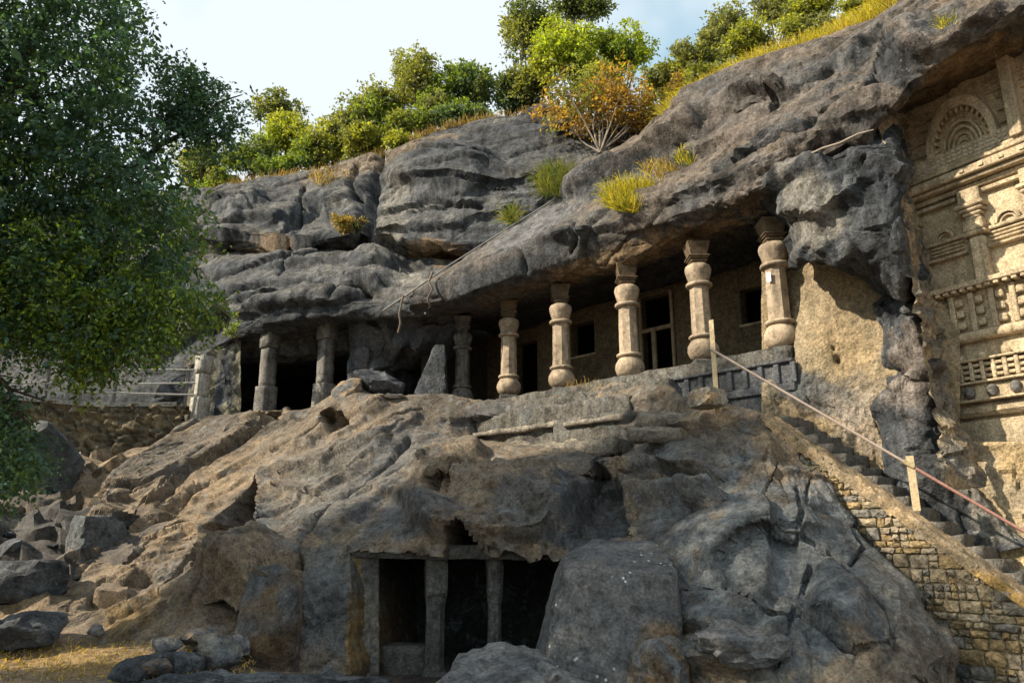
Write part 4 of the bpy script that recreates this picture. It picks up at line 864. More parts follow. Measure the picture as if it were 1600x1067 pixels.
for i in range(nst+1):
    x = XE*(i-.5)/nst-.1; zt = SL*XE*(i-.5)/nst+.02
    noisy_box_front('step', sM, x+random.uniform(-.03, .03), x+XE/nst+.1, .47, 1.36, zt-.8, zt-.02+random.uniform(-.02, .02), M_step, st, .06, .1)
M_pipe = plain_mat('painted_pipe', (.33, .17, .135), .45, var=.3, scale=30); M_pipe_w = plain_mat('pale_pipe', (.38, .3, .25), .5, var=.25, scale=30); M_post = plain_mat('rusty_post', (.36, .28, .16), .6, var=.4, scale=25)
p0 = A(1110, 545, 11.2); p0f = A(1106, 632, 11.2)
def post(px, pyt, pyb, Y, label, w=.035):
    a = A(px, pyt, Y); b = A(px, pyb, Y); o = thing('railing_post', label, 'post', (a.x, a.y, b.z), math.radians(-45))
    box('angle_leg', -w, w, -.004, .004, -.05, a.z-b.z, M_post, o, bevel=0); box('angle_leg', -w, -w+.008, .0045, .06, -.05, a.z-b.z, M_post, o, bevel=0); return o
post(1111, 500, 640, 11.2, 'thin metal railing post set in a squared stone block at the stair head', .04)
x2, z2 = sp(1421, 726, .3); q2 = MS @ Vector((x2, .3, z2)); post(1421, 712, 792, q2.y, 'short yellowish metal railing post halfway down the stair wall', .05)
q3 = q2+(q2-p0)*.95
rl = thing('stair_railing', 'long pinkish pipe handrail sloping down along the stair', 'railing', p0)
tubes('pipe', [([Vector((0, 0, 0)), (q2-p0)*.5, q2-p0], .02)], M_pipe_w, rl); tubes('pipe', [([q2-p0+Vector((.0, 0, .0)), q3-p0], .022)], M_pipe, rl); tubes('pipe_joint', [([(q2-p0)*.97, (q2-p0)*1.02], .034)], M_post, rl)
# ------------------------------------------------------------------ left cave
RM = Matrix.Translation((0, 0, 0))
zfl = A(430, 632, 20.2).z-.05
room('cave_chamber', RM, -8.9, -1.2, 21.3, 26.5, zfl-.4, zfl+2.7, M_shade)
LW = [[(290, 560, 21), (330, 545, 20.8), (376, 530, 20.75)], [(285, 600, 20.9), (330, 590, 20.7), (376, 585, 20.7)], [(280, 670, 20.8), (330, 670, 20.6), (376, 670, 20.6)]]
rock_sheet('cave_side_wall', loft(LW, .05, True, 60), M_cut, (), lambda P, px, py: .1*fbm(P/.5, 4, 111)+.05*cells(P/.4, 112)[0], tints(np.array([.19, .175, .12]), DARK*1.4, .4, (0, 0, 1), 4, seed=23))
RW = [[(541, 488, 19.9), (580, 480, 19.3), (640, 470, 18.9), (715, 465, 18.6)], [(543, 530, 20), (590, 530, 19.6), (640, 540, 19.3), (715, 520, 19)], [(538, 580, 20), (580, 575, 19.7), (610, 572, 20.3), (660, 560, 21.2), (715, 560, 20.6)], [(535, 650, 19.9), (575, 650, 19.5), (615, 640, 20.8), (660, 650, 21.8), (715, 650, 21)]]
rock_sheet('cave_pier', loft(RW, .05, True, 110), M_cut, [('ledge', [(612, 568), (650, 556), (700, 545)], 18, .3), ('crack', [(560, 620), (600, 580), (640, 540)], 5, .2)], lambda P, px, py: .10*fbm(P/.6, 4, 113)+.1*cells(P/.5, 114)[0], tints(GREY*.9, DARK*1.3, .5, (0, 0, 1), 3, [(575, 550, 50, 60, 10, GREY*1.1, .7), (680, 470, 30, 40, 0, RUST, .6)], seed=24))
def square_pillar(name, px0, px1, pyt, pyb, Y, label, mat, group, cap=.12, yaw=-35, ext=.4):
    a = A((px0+px1)/2, pyb, Y); b = A((px0+px1)/2, pyt, Y); w = (px1-px0)/FPX*Y*1.03/2*.66; h = b.z-a.z
    o = thing(name, label, 'pillar', (a.x, a.y, a.z), math.radians(yaw), group)
    noisy_box_front('shaft', Matrix.Identity(4), -w*.8, w*.8, -w*.8, w*.8, h*.28, h*.86, mat, o, .016, .12)
    noisy_box_front('base', Matrix.Identity(4), -w*1.06, w*1.06, -w*1.06, w*1.06, -ext, h*.281, mat, o, .016, .12)
    noisy_box_front('capital', Matrix.Identity(4), -w*1.0, w*1.0, -w*1.0, w*1.0, h*.861, h+.3, mat, o, .016, .12)
    return o
G_L = 'rough pillars of the left cave'
square_pillar('rock_pillar', 397, 431, 530, 634, 20.4, 'rough grey square pillar with stepped base, left one of the left cave', M_pillar_w, G_L)
square_pillar('rock_pillar', 487, 522, 515, 634, 20.0, 'rough streaked grey pillar, right one of the left cave', M_pillar_w, G_L)

# ------------------------------------------------------------------ lower cave: pillars, lintel, bench
G_C = 'pillars of the lower cave'
M_lowp = rock_mat('lower_pillar_stone', base=(.10, .097, .088), bump=.5, fine=26, var=.5, speck=.08)
zf = A(700, 1062, 11.9).z
def low_pillar(px, w, pyt, pyb, Y, label, s8=8):
    a = A(px, pyb, Y); b = A(px, pyt, Y); h = b.z-a.z; r = w/FPX*Y*.5
    o = thing('cave_pillar', label, 'pillar', a, math.radians(12), G_C)
    noisy_box_front('base', Matrix.Identity(4), -r*1.15, r*1.15, -r*1.15, r*1.15, -.25, h*.16, M_lowp, o, .02, .08)
    lathe('shaft', [(r*1.12, h*.14), (r*.98, h*.2), (r*.92, h*.45), (r*.92, h*.62), (r*1.12, h*.7)], M_lowp, o, s8)
    noisy_box_front('capital', Matrix.Identity(4), -r*1.0, r*1.0, -r*1.0, r*1.0, h*.695, h+.1, M_lowp, o, .02, .08)
low_pillar(677, 31, 868, 1082, 11.75, 'dark speckled pillar in the middle of the lower cave mouth')
low_pillar(772, 22, 870, 1070, 11.6, 'slender pale grey pillar in the right half of the lower cave mouth')
PW = [[(545, 850, 11.65), (575, 855, 11.75), (606, 860, 11.85)], [(545, 930, 11.6), (580, 930, 11.75), (603, 930, 11.85)], [(545, 960, 11.6), (580, 960, 11.7), (596, 985, 11.8)], [(545, 1010, 11.5), (580, 1005, 11.65), (592, 1010, 11.7)], [(545, 1110, 11.3), (580, 1110, 11.4), (600, 1110, 11.5)]]
rock_sheet('cave_jamb', loft(PW, .035, True, 50), M_cut, (), lambda P, px, py: .04*fbm(P/.25, 4, 121), tints(np.array([.17, .155, .12]), np.array([.12, .115, .105]), .3, (0, 0, 1), 3, [(552, 960, 10, 120, 4, OCHRE*.8, .8), (585, 970, 9, 14, 0, PALE, .8)], seed=26))
a = A(555, 872, 11.75); b = A(880, 872, 11.3)
lb = thing('stone_lintel', 'dark weathered stone lintel across the lower cave mouth', 'lintel', a, math.atan2(b.y-a.y, b.x-a.x))
noisy_box_front('beam', Matrix.Identity(4), -.1, (b-a).length, -.1, .3, 0, .2, M_lowp, lb, .04, .07)
bw = thing('low_bench', 'low dark stone bench between pillars inside the lower cave', 'bench', A(598, 1105, 12.0), 0)
noisy_box_front('seat_block', Matrix.Identity(4), -.05, .72, 0, .5, 0, .85, M_lowp, bw, .03, .1)

# ------------------------------------------------------------------ boulders and loose stones
_bm = bmesh.new(); bmesh.ops.create_icosphere(_bm, subdivisions=5, radius=1); ICO5 = (np.array([v.co for v in _bm.verts]), np.array([[v.index for v in f.verts] for f in _bm.faces])); _bm.free()
_bm = bmesh.new(); bmesh.ops.create_icosphere(_bm, subdivisions=4, radius=1); ICO4 = (np.array([v.co for v in _bm.verts]), np.array([[v.index for v in f.verts] for f in _bm.faces])); _bm.free()
_bm = bmesh.new(); bmesh.ops.create_icosphere(_bm, subdivisions=3, radius=1); ICO3 = (np.array([v.co for v in _bm.verts]), np.array([[v.index for v in f.verts] for f in _bm.faces])); _bm.free()
def polyrock(name, loc, size, seed, label, cat='boulder', group=None, planes=None, n=14, rough=.06, tint=(GREY, DARK*1.3), ico=None, mat=None, rot=0, soft=34., blobs=()):
    rs = np.random.RandomState(seed); D, Fi = ico or ICO4
    if planes is None:
        nv = rs.normal(size=(n, 3)); nv /= np.linalg.norm(nv, axis=1, keepdims=True); dd = rs.uniform(.72, 1.0, n)
        base = np.concatenate([np.eye(3), -np.eye(3)]); nv = np.concatenate([nv, base]); dd = np.concatenate([dd, np.full(6, 1.0)])
    else:
        pl_ = np.array(planes, float); nv = pl_[:, :3]/np.linalg.norm(pl_[:, :3], axis=1, keepdims=True); dd = pl_[:, 3]
    c = D@nv.T; inv = np.maximum(c/dd, 0)
    r = 1/np.power((inv**soft).sum(1), 1/soft)
    c_, s_ = math.cos(rot), math.sin(rot); R3 = np.array([[c_, -s_, 0], [s_, c_, 0], [0, 0, 1]])
    P = (D*r[:, None]*np.array(size))@R3.T
    Wp = P+np.array(loc); m = max(size)
    h = rough*m*(.5*fbm(Wp/(m*.7), 3, seed+3)+.8*cells(Wp/(m*.5), seed+4)[0]+.35*cells(Wp/(m*.2), seed+6)[0])+.006*fbm(Wp/.08, 2, seed+5)
    P = P+D*h[:, None]
    px, py = proj(P+np.array(loc))
    t = tints(tint[0], tint[1], m*.6, seed=seed, blobs=blobs)(P+np.array(loc), px, py, D)
    me = mesh_np(name, P, Fi, t); me.set_sharp_from_angle(angle=math.radians(32))
    o = link(name, me, mat or M_low); o.location = loc
    return tag(o, label, cat, group)
BL = A(957, 985, 9.75)
polyrock('flat_topped_boulder', BL, (.93, .8, .92), 5, 'large grey flat-topped boulder beside the lower cave mouth', planes=[(-1, -.1, .27, .86), (1, -.1, .06, .92), (0, -1, .22, .9), (0, 1, 0, 1), (.05, -.26, 1, .92), (0, 0, -1, 1.2), (.7, -.7, .1, 1.08), (-.6, -.75, .3, .98), (-.6, 0, 1, 1.15)],
         tint=(np.array([.09, .09, .094]), np.array([.115, .112, .11])), ico=ICO5, rot=-.1, rough=.035, soft=20, mat=rock_mat('speckled_boulder', bump=.4, fine=26, speck=.9), blobs=[(1035, 990, 36, 30, 0, BROWN*.8, .9)])
polyrock('long_rock', A(815, 1098, 9.0), (1.0, .55, .5), 8, 'pale grey hump of rock in front of the lower cave', tint=(np.array([.16, .156, .15]), np.array([.09, .09, .095])), ico=ICO5, rough=.08, rot=.15, planes=[(-.35, -.3, 1, .82), (.45, -.2, 1, .8), (0, -1, .3, .9), (-1, 0, .5, 1), (1, 0, .3, .9), (0, 1, 0, 1), (0, 0, -1, 1)])
polyrock('ledge_rock', A(1145, 1005, 8.75), (.58, .4, .22), 11, 'long dark projecting rock right of the flat-topped boulder', tint=(np.array([.10, .10, .105]), np.array([.14, .135, .13])), rough=.09)
polyrock('low_rock', A(1030, 1050, 8.9), (.38, .4, .35), 12, 'broken brownish rock at the foot of the flat-topped boulder', tint=(BROWN*.7, GREY), rough=.12)
for i, (px, py, Y, sx, sy, sz, lab, tn) in enumerate([
        (28, 985, 10.9, .55, .5, .22, 'flat dark slab of rock at the left edge of the path', (GREY*.7, DARK)), (30, 920, 12.4, .6, .5, .42, 'dark rounded boulder behind the flat slab at the left edge', (DARK, GREY*.7)),
        (212, 1050, 9.7, .32, .3, .22, 'dark smooth stone lowest in the rock pile', (DARK, GREY*.8)), (262, 1008, 10.3, .22, .2, .12, 'small pale flat stone at the top left of the rock pile', (PALE*.8, GREY)),
        (305, 995, 10.6, .27, .25, .12, 'tan flat stone leaning at the top of the rock pile', (TAN*.8, GREY)), (345, 1022, 10.1, .28, .24, .24, 'pale rounded stone at the right of the rock pile', (PALE*.7, GREY)),
        (295, 1040, 9.9, .27, .24, .19, 'dark angular stone in the middle of the rock pile', (DARK, GREY*.9)), (248, 1040, 9.6, .17, .17, .1, 'small brown stone on the lowest dark stone', (BROWN, GREY)),
        (375, 1005, 10.5, .2, .2, .14, 'bright stone wedged under the sunlit slope', (PALE, GREY)), (330, 1062, 9.5, .8, .3, .07, 'long flat kerb stone in front of the rock pile', (GREY, DARK)), (500, 1068, 9.6, .9, .3, .1, 'long dark kerb stone below the blue-grey rock face', (GREY*.8, DARK)),
        (425, 990, 10.7, .34, .45, .85, 'tall brown leaning rock left of the blue-grey rock face', (BROWN*.7, GREY*.8)),
        (150, 855, 13.8, .36, .55, .55, 'smooth grey tilted rock at the left foot of the slope', (GREY*.9, BLUE*.75)),
        (60, 720, 16.5, .95, .9, .85, 'big striated grey rock left of the retaining wall', (GREY*.75, BLUE*.6)),
        (60, 830, 14.2, .35, .3, .16, 'small dark stone on the rubble bank', (DARK, GREY)), (25, 860, 13.4, .3, .3, .2, 'dark stone on the rubble at the left edge', (DARK, GREY)), (95, 905, 12.9, .3, .3, .2, 'dark stone at the lower end of the rubble bank', (DARK, GREY*.8)), (150, 985, 11.2, .14, .12, .08, 'little grey stone on the earth path', (GREY, PALE*.6)),
        (590, 603, 18.3, .65, .5, .38, 'dark boulder lying in front of the small cave opening', (DARK, GREY)), (548, 612, 18.0, .42, .4, .3, 'pale tan rock left of the dark cave boulder', (TAN*.8, GREY)), (615, 620, 17.6, .36, .2, .05, 'white flat stone slab below the dark cave boulder', (np.array([.5, .5, .48]), PALE)),
        (1105, 622, 11.15, .26, .24, .14, 'squared tan stone block at the foot of the thin railing post', (TAN*1.05, PALE))]):
    gr = 'stones of the rock pile' if 'rock pile' in lab else None
    polyrock('squared_block' if 'squared' in lab else 'boulder' if max(sx, sz) > .4 else 'stone', A(px, py, Y), (sx, sy, sz), 30+i, lab, 'block' if 'squared' in lab else 'boulder' if max(sx, sz) > .4 else 'stone', gr, tint=tn, rough=.08, rot=i*.7 if 'kerb' not in lab and 'white' not in lab else .1, ico=ICO4 if sx > .3 else ICO3,
             planes=[(1, 0, 0, .9), (-1, 0, 0, .9), (0, 1, 0, .9), (0, -1, 0, .9), (0, 0, 1, .9), (0, 0, -1, 1)] if 'squared' in lab else None)
rs_ = random.Random(9)
for i in range(16):
    px = rs_.uniform(-20, 200); py = rs_.uniform(800, 930); Y = float(np.interp(py, [800, 830, 915, 1000], [14.9, 14.0, 12.6, 11.3])); r = rs_.uniform(.06, .15)
    polyrock('rubble_stone', A(px, py+4, Y), (r*rs_.uniform(1, 1.6), r, r*rs_.uniform(.5, .9)), 100+i, 'small dark broken stone lying on the rubble bank at the left', 'stone', 'rubble stones on the bank', ico=ICO3, tint=(DARK*.9, GREY*.7), rot=i, rough=.12)
pl_ = polyrock('leaning_slab', A(678, 592, 18.7), (.52, .35, .85), 71, 'dark triangular slab leaning against the weathered grey pillar', 'boulder', None, planes=[(-.85, -.1, .55, .55), (1, 0, .12, .62), (0, -1, .25, .8), (0, 1, 0, .8), (0, 0, -1, .9), (0, 0, 1, 1.0)], tint=(GREY*.8, DARK*1.2), rough=.05)

# ------------------------------------------------------------------ left: retaining wall, path, pipe railing
wl0, wl1, wl2 = A(30, 622, 18.0), A(150, 632, 18.6), A(285, 632, 19.2)
rw = thing('retaining_wall', 'brown rubble retaining wall under the pipe railing at the left', 'wall', wl1)
us = np.linspace(-60, 292, 150); vs_ = np.linspace(0, 1, 46)
top = np.stack([us, np.interp(us, [-60, 30, 150, 285, 292], [612, 622, 633, 632, 632]), np.interp(us, [-60, 30, 150, 292], [17.5, 18, 18.6, 19.2])], -1); tp = at(top[:, 0], top[:, 1], top[:, 2])
Gw = np.array([tp+np.array([0, -.35*v, -2.3*v]) for v in vs_]); P_ = Gw.reshape(-1, 3)
hc, ec = cells(P_/np.array([.3, .3, .17]), 131)
P_ = P_+np.array([-.3, -.95, 0])*(.09*hc+.10*sstep(ec, 0, .25)+.05*fbm(P_/.8, 3, 132))[:, None]
w1 = link('rubble_face', mesh_np('rubble_face', P_-np.array(wl1), grid_faces(46, 150), tints(np.array([.20, .15, .085]), np.array([.10, .085, .06]), .35, seed=41)(P_, *proj(P_), P_)), M_ground, rw); w1['kind'] = 'stuff'
M_conc = rock_mat('concrete', base=(.30, .285, .25), bump=.4, fine=24, var=.35)
bm = bmesh.new(); pr_ = None
for p in tp[::6]:
    q = [bm.verts.new(Vector(p)+Vector(d)-wl1) for d in ((-.02, -.12, -.06), (-.02, -.12, .05), (.05, 1.2, .05), (.05, 1.2, -.06))]
    if pr_:
        for k in range(4): bm.faces.new((pr_[k], pr_[(k+1) % 4], q[(k+1) % 4], q[k]))
    pr_ = q
bm_obj('path_edge', bm, M_conc, rw)
PTH = [[(-100, 606, 26), (150, 606, 26), (330, 606, 26)], [(-100, 622, 19.4), (150, 636, 19.6), (330, 636, 20)]]
cpst = square_pillar('concrete_post', 297, 327, 574, 640, 19.4, 'square grey concrete post at the end of the pipe railing', M_conc, None)
cpst['category'] = 'post'
M_rail = plain_mat('pale_railing_paint', (.34, .33, .31), .5, var=.3)
lr = thing('pipe_railing', 'three pale horizontal pipes of the path railing at the left', 'railing', A(185, 632, 18.75))
def lrp(px, py): return A(px, py, float(np.interp(px, [-60, 30, 150, 300], [17.6, 18.1, 18.7, 19.2])))-lr.location
for yy in ((572, 577, 578), (598, 601, 598), (607, 613, 617)):
    tubes('pipe', [([lrp(-60, yy[0]-4), lrp(30, yy[0]), lrp(160, yy[1]), lrp(305, yy[2])], .026)], M_rail, lr)
for i, (px, lab) in enumerate(((78, 'leftmost'), (185, 'middle'), (296, 'rightmost'))):
    a = lrp(px, 570)+lr.location; b = lrp(px, 634)+lr.location
    o = thing('railing_post', '%s dark metal post of the pipe railing on the retaining wall' % lab, 'post', (a.x, a.y, b.z), 0, 'posts of the pipe railing')
    box('upright', -.035, .035, -.035, .035, -.05, a.z-b.z, plain_mat('dark_post', (.1, .09, .085), .6), o); box('post_cap', -.045, .045, -.045, .045, a.z-b.z+.001, a.z-b.z+.03, M_post, o)
# cable and roots on the slab
cb = [A(x, y, Y) for x, y, Y in ((598, 486, 18.0), (640, 458, 17.75), (700, 416, 17.85), (760, 378, 18.0), (850, 322, 17.85), (905, 285, 17.8))]
tag(tubes('cable', [(cb, .022)], plain_mat('grey_cable', (.16, .155, .15), .6), sides=6), 'thin grey cable running up along the slab edge', 'cable')
for pts_, lab in (([(676, 425, 17.3), (670, 440, 17.2), (676, 452, 17.2), (668, 466, 17.25), (672, 478, 17.3), (664, 490, 17.4)], 'thick hanging root below the cable on the dark rock'), ([(630, 462, 17.6), (627, 475, 17.55), (624, 490, 17.6), (626, 505, 17.65), (622, 520, 17.7)], 'thin hanging root left of the thick root')):
    tag(tubes('root', [([A(*p) for p in pts_], .03 if 'thick' in lab else .016)], plain_mat('root_bark', (.14, .11, .085), .9), sides=6), lab, 'root', 'roots hanging from the cliff')
tag(tubes('root', [([A(1215, 262, 11.45), A(1262, 243, 11.0), A(1285, 232, 10.85), A(1312, 224, 10.65), A(1340, 210, 10.45), A(1365, 203, 10.3)], [.012, .018, .02, .02, .018, .01])], plain_mat('pale_root', (.24, .2, .16), .9), sides=6), 'pale root lying along the ledge above the dark buttress', 'root', 'roots hanging from the cliff')
# ------------------------------------------------------------------ trees, shrubs and grass
M_leaf = leaf_mat('leaves', .5); M_leafd = leaf_mat('waxy_leaves', .38, .5); M_grass = leaf_mat('grass_blades', .4, .2)
M_bark = rock_mat('bark', base=(.09, .07, .05), bump=.8, fine=30); M_twig = rock_mat('pale_bark', base=(.2, .165, .13), bump=.5, fine=30)
RS = np.random.RandomState(12)
def rnd_dirs(n):
    d = RS.normal(size=(n, 3)); return d/np.linalg.norm(d, axis=1, keepdims=True)
def leaves_mesh(C, D, L, Wd, cols):
    """one pointed leaf (quad folded at the midrib) per centre"""
    n = len(C); U = rnd_dirs(n); U[:, 2] = np.abs(U[:, 2])+.25; S = np.cross(D, U); S /= np.linalg.norm(S, axis=1, keepdims=True)+1e-9
    Nn = np.cross(S, D); L = L[:, None]; Wd = Wd[:, None]
    a = C; b = C+D*L*.45+S*Wd+Nn*Wd*.35; c = C+D*L; d = C+D*L*.45-S*Wd+Nn*Wd*.35
    V = np.stack([a, b, c, d], 1).reshape(-1, 3); i = np.arange(n)*4
    return V, np.stack([i, i+1, i+2, i+3], -1), np.repeat(cols, 4, axis=0)
def sprays(starts, outd, nl, ln, size, cols, droop=.35, spread=.8):
    m = len(starts); d = outd+rnd_dirs(m)*spread; d[:, 2] -= droop; d /= np.linalg.norm(d, axis=1, keepdims=True)
    length = ln*RS.uniform(.5, 1.2, m); t = (np.arange(nl)+RS.uniform(0, 1, (m, nl)))/nl
    bend = np.zeros((m, nl, 3)); bend[..., 2] = -(t**2)*length[:, None]*.3
    C = starts[:, None]+d[:, None]*(t*length[:, None])[..., None]+bend+RS.normal(size=(m, nl, 3))*size*.35
    LD = d[:, None]*.5+rnd_dirs(m*nl).reshape(m, nl, 3)*.85; LD[..., 2] -= droop*.6; LD /= np.linalg.norm(LD, axis=-1, keepdims=True)
    n = m*nl; sz = size*RS.uniform(.65, 1.25, n); cc = np.repeat(cols, nl, axis=0)*RS.uniform(.7, 1.35, (n, 1))
    return leaves_mesh(C.reshape(-1, 3), LD.reshape(-1, 3), sz, sz*.27, cc), (starts, d, length)
def blob_points(n, c, r):
    d = rnd_dirs(n); rad = RS.uniform(.25, 1, n)**.5; P = d*rad[:, None]*np.array(r)
    nz = fbm((P+c)/(max(r)*.45), 2, 140); keep = nz > -.1
    return (P+c)[keep], d[keep]
COLS = {'dark': (.075, .10, .045), 'blue': (.07, .11, .075), 'green': (.11, .155, .04), 'olive': (.135, .15, .055), 'yellow': (.20, .22, .045), 'bright': (.19, .24, .03), 'orange': (.24, .155, .045), 'dry': (.2, .15, .06), 'grey': (.15, .165, .095)}
def shrub(name, label, px, py, Y, rx, ry, col, n=420, leaf=.13, sub=7, root=None, cat='shrub', col2=None, nl=9, stems=5, trunk=M_bark, group='shrubs and trees on the cliff top', droop=.15, ln=.55, sr=.03):
    c = np.array(A(px, py, Y)); s = Y/FPX*.95; r = np.array([rx*s, min(rx, ry)*s, ry*s])
    base = np.array(A(*root)) if root else c-np.array([0, -.3, r[2]*1.15])
    o = thing(name, label, cat, tuple(base), 0, group); parts = []; tips = []
    sub = int(sub*2.4)
    for k in range(sub):
        cc = c+rnd_dirs(1)[0]*r*RS.uniform(.2, 1.0); rr = r*RS.uniform(.16, .42); tips.append(cc)
        P, d = blob_points(int(n*2.3/sub), cc, rr)
        base_c = np.array(COLS[col])*1.2; 
        if col2: base_c = base_c if RS.rand() < .6 else np.array(COLS[col2])*1.2
        cols = base_c*RS.uniform(.75, 1.3, (len(P), 1))*np.array([1, 1, 1])
        (m, _t) = sprays(P, d, nl, ln*r.max()*.55, leaf, cols, droop); parts.append(m)
    V, Fq = join_np([(a, b) for a, b, _ in parts]); T = np.concatenate([t for _, _, t in parts])
    link('crown', mesh_np('crown', V-base, Fq, T, False), M_leaf, o)
    lst = []
    for k in range(min(stems, sub)):
        tip = tips[k]; midp = base*.45+tip*.55+RS.normal(size=3)*r*.12
        q = pchip([0, .5, 1], np.array([base, midp, tip]), np.linspace(0, 1, 8))-base
        lst.append((q, np.linspace(sr*1.5, sr*.3, 8)))
        for b in range(3):
            st_ = q[4+b]; e = st_+rnd_dirs(1)[0]*r*.45; lst.append(([st_, (st_+e)/2+RS.normal(size=3)*.04, e], [sr*.5, sr*.35, sr*.15]))
    tubes('trunk', lst, trunk, o, 6)
    return o
shrub('small_tree', 'small olive tree rising alone on the skyline left of the cliff', 432, 170, 31, 42, 34, 'olive', 260, .16, 6, (425, 260, 31), 'tree', 'dark')
shrub('shrub', 'bright yellow-green bush on the left end of the cliff top', 445, 212, 28, 62, 36, 'bright', 460, .15, 8, None, 'shrub', 'yellow')
shrub('shrub', 'dark green bush below the bright bush at the left end', 395, 250, 27.6, 58, 30, 'green', 380, .15, 7, None, 'shrub', 'dark')
shrub('shrub', 'shadowy green bush half hidden behind the big tree', 315, 255, 28, 60, 50, 'dark', 420, .15, 7, None, 'shrub', 'olive')
shrub('shrub', 'olive yellow bush above the cleft in the cliff', 525, 225, 27, 58, 42, 'olive', 460, .15, 8, None, 'shrub', 'yellow')
shrub('shrub', 'small bright bush on the edge beside the cleft', 632, 218, 24.6, 30, 16, 'yellow', 160, .12, 4, None, 'shrub', 'bright')
shrub('small_tree', 'olive feathery tree, leftmost of the tall skyline trees', 590, 165, 27, 52, 68, 'olive', 560, .15, 9, (600, 262, 27), 'tree', 'green')
shrub('small_tree', 'thin-topped olive tree in the middle of the skyline', 665, 128, 27, 58, 62, 'olive', 560, .15, 9, (665, 225, 27), 'tree', 'grey')
shrub('small_tree', 'dark green tree above the dome of the cliff', 735, 132, 26.5, 62, 56, 'green', 600, .15, 9, (735, 215, 26.5), 'tree', 'blue')
shrub('shrub', 'dark bluish bush on the crest of the dome', 790, 145, 25.5, 45, 36, 'dark', 380, .14, 6, None, 'shrub', 'blue')
shrub('small_tree', 'tall dark tree behind the bright bush at the top', 825, 50, 27.5, 62, 62, 'dark', 640, .16, 9, (830, 190, 27.5), 'tree', 'olive')
shrub('small_tree', 'dark treetop reaching out of the picture at the top', 905, 5, 28, 60, 40, 'dark', 420, .16, 7, (905, 190, 28), 'tree')
shrub('shrub', 'large bright yellow-green bush at the top of the cliff', 892, 88, 24, 72, 64, 'bright', 820, .15, 10, (900, 205, 24), 'shrub', 'yellow')
shrub('shrub', 'green bush right of the large bright bush', 972, 72, 23.6, 50, 46, 'green', 520, .14, 8, (970, 180, 23.6), 'shrub', 'bright')
shrub('bare_shrub', 'autumn shrub with orange leaves and pale bare stems growing from the rock', 945, 158, 20.0, 125, 66, 'orange', 560, .13, 14, (938, 238, 18.9), 'shrub', 'olive', 8, 12, M_twig, droop=.25, ln=.45, sr=.02)
shrub('shrub', 'dry olive bush at the right foot of the green bush', 1035, 125, 21, 50, 32, 'olive', 330, .13, 6, None, 'shrub', 'dry')
shrub('shrub', 'grey-green feathery bush against the blue sky', 1130, 45, 20.5, 58, 50, 'grey', 560, .11, 8, (1130, 130, 20.5), 'shrub', 'olive')
shrub('shrub', 'grey-green bush at the top edge right of the blue sky', 1215, 5, 19.5, 60, 40, 'grey', 420, .11, 7, (1215, 100, 19.5), 'shrub', 'olive')
shrub('shrub', 'olive green bush filling the skyline right of the bright bush', 495, 235, 26.6, 42, 34, 'olive', 330, .14, 6, None, 'shrub', 'green')
shrub('shrub', 'low dark bush on the crest under the bright bush', 445, 256, 26.2, 52, 16, 'green', 260, .13, 6, None, 'shrub', 'blue')
shrub('shrub', 'grey-green feathery scrub rising out of the yellow grass', 1250, 40, 17.2, 55, 26, 'grey', 260, .09, 6, None, 'shrub', 'yellow')
shrub('shrub', 'yellowish scrub on the grass slope near the autumn shrub', 1110, 118, 18.4, 50, 24, 'olive', 260, .1, 6, None, 'shrub', 'yellow')
shrub('shrub', 'pale yellow scrub in the upper right of the grass slope', 1340, 8, 15.8, 45, 18, 'yellow', 200, .08, 5, None, 'shrub', 'olive')
shrub('shrub', 'dull olive bush filling the thicket left of the feathery tree', 545, 195, 26.8, 45, 34, 'olive', 330, .14, 6, None, 'shrub', 'grey')
shrub('shrub', 'feathery grey-olive top between two skyline trees', 628, 125, 28, 34, 44, 'grey', 260, .13, 6, (628, 220, 28), 'shrub', 'olive')
shrub('shrub', 'grey-green bush on the crest behind the small bright bush', 690, 165, 26, 60, 30, 'grey', 330, .13, 7, None, 'shrub', 'green')
shrub('shrub', 'dull bush joining the bright bush and the green bush', 935, 120, 23, 55, 36, 'olive', 330, .13, 6, (935, 205, 23), 'shrub', 'yellow')
shrub('shrub', 'dry olive thicket right of the autumn shrub', 1060, 140, 19.6, 42, 26, 'dry', 260, .11, 6, None, 'shrub', 'olive')
shrub('shrub', 'low olive bush between the feathery tree and the cleft', 570, 222, 25.6, 50, 30, 'olive', 380, .14, 7, None, 'shrub', 'yellow')
shrub('shrub', 'low green bush on the crest left of the small bright bush', 650, 190, 25.2, 55, 28, 'green', 380, .14, 7, None, 'shrub', 'olive')
shrub('shrub', 'bluish bush on the crest under the dark green tree', 720, 178, 24.8, 60, 22, 'blue', 380, .14, 7, None, 'shrub', 'green')
shrub('shrub', 'dull green bush under the tall dark tree', 830, 130, 25, 48, 40, 'olive', 380, .14, 7, None, 'shrub', 'dark')
shrub('shrub', 'grey-green bush on the grass slope beside the blue sky', 1085, 95, 20, 42, 34, 'grey', 330, .11, 6, None, 'shrub', 'olive')
shrub('shrub', 'yellowish bush on the grass slope above the slab', 1170, 60, 18.6, 60, 26, 'olive', 380, .11, 7, None, 'shrub', 'yellow')
shrub('shrub', 'olive bush in the upper grass near the top edge', 1280, 10, 17.6, 60, 26, 'olive', 330, .1, 6, None, 'shrub', 'yellow')
shrub('shrub', 'dark green bush at the far left end of the cliff top', 345, 290, 26.6, 38, 22, 'green', 260, .13, 5, None, 'shrub', 'olive')
shrub('shrub', 'olive scrub patch clinging to the cliff face above the left cave', 548, 345, 20.9, 34, 18, 'olive', 160, .09, 5, None, 'shrub', 'dry', group='scrub growing on the rock face', ln=.5, sr=.015)
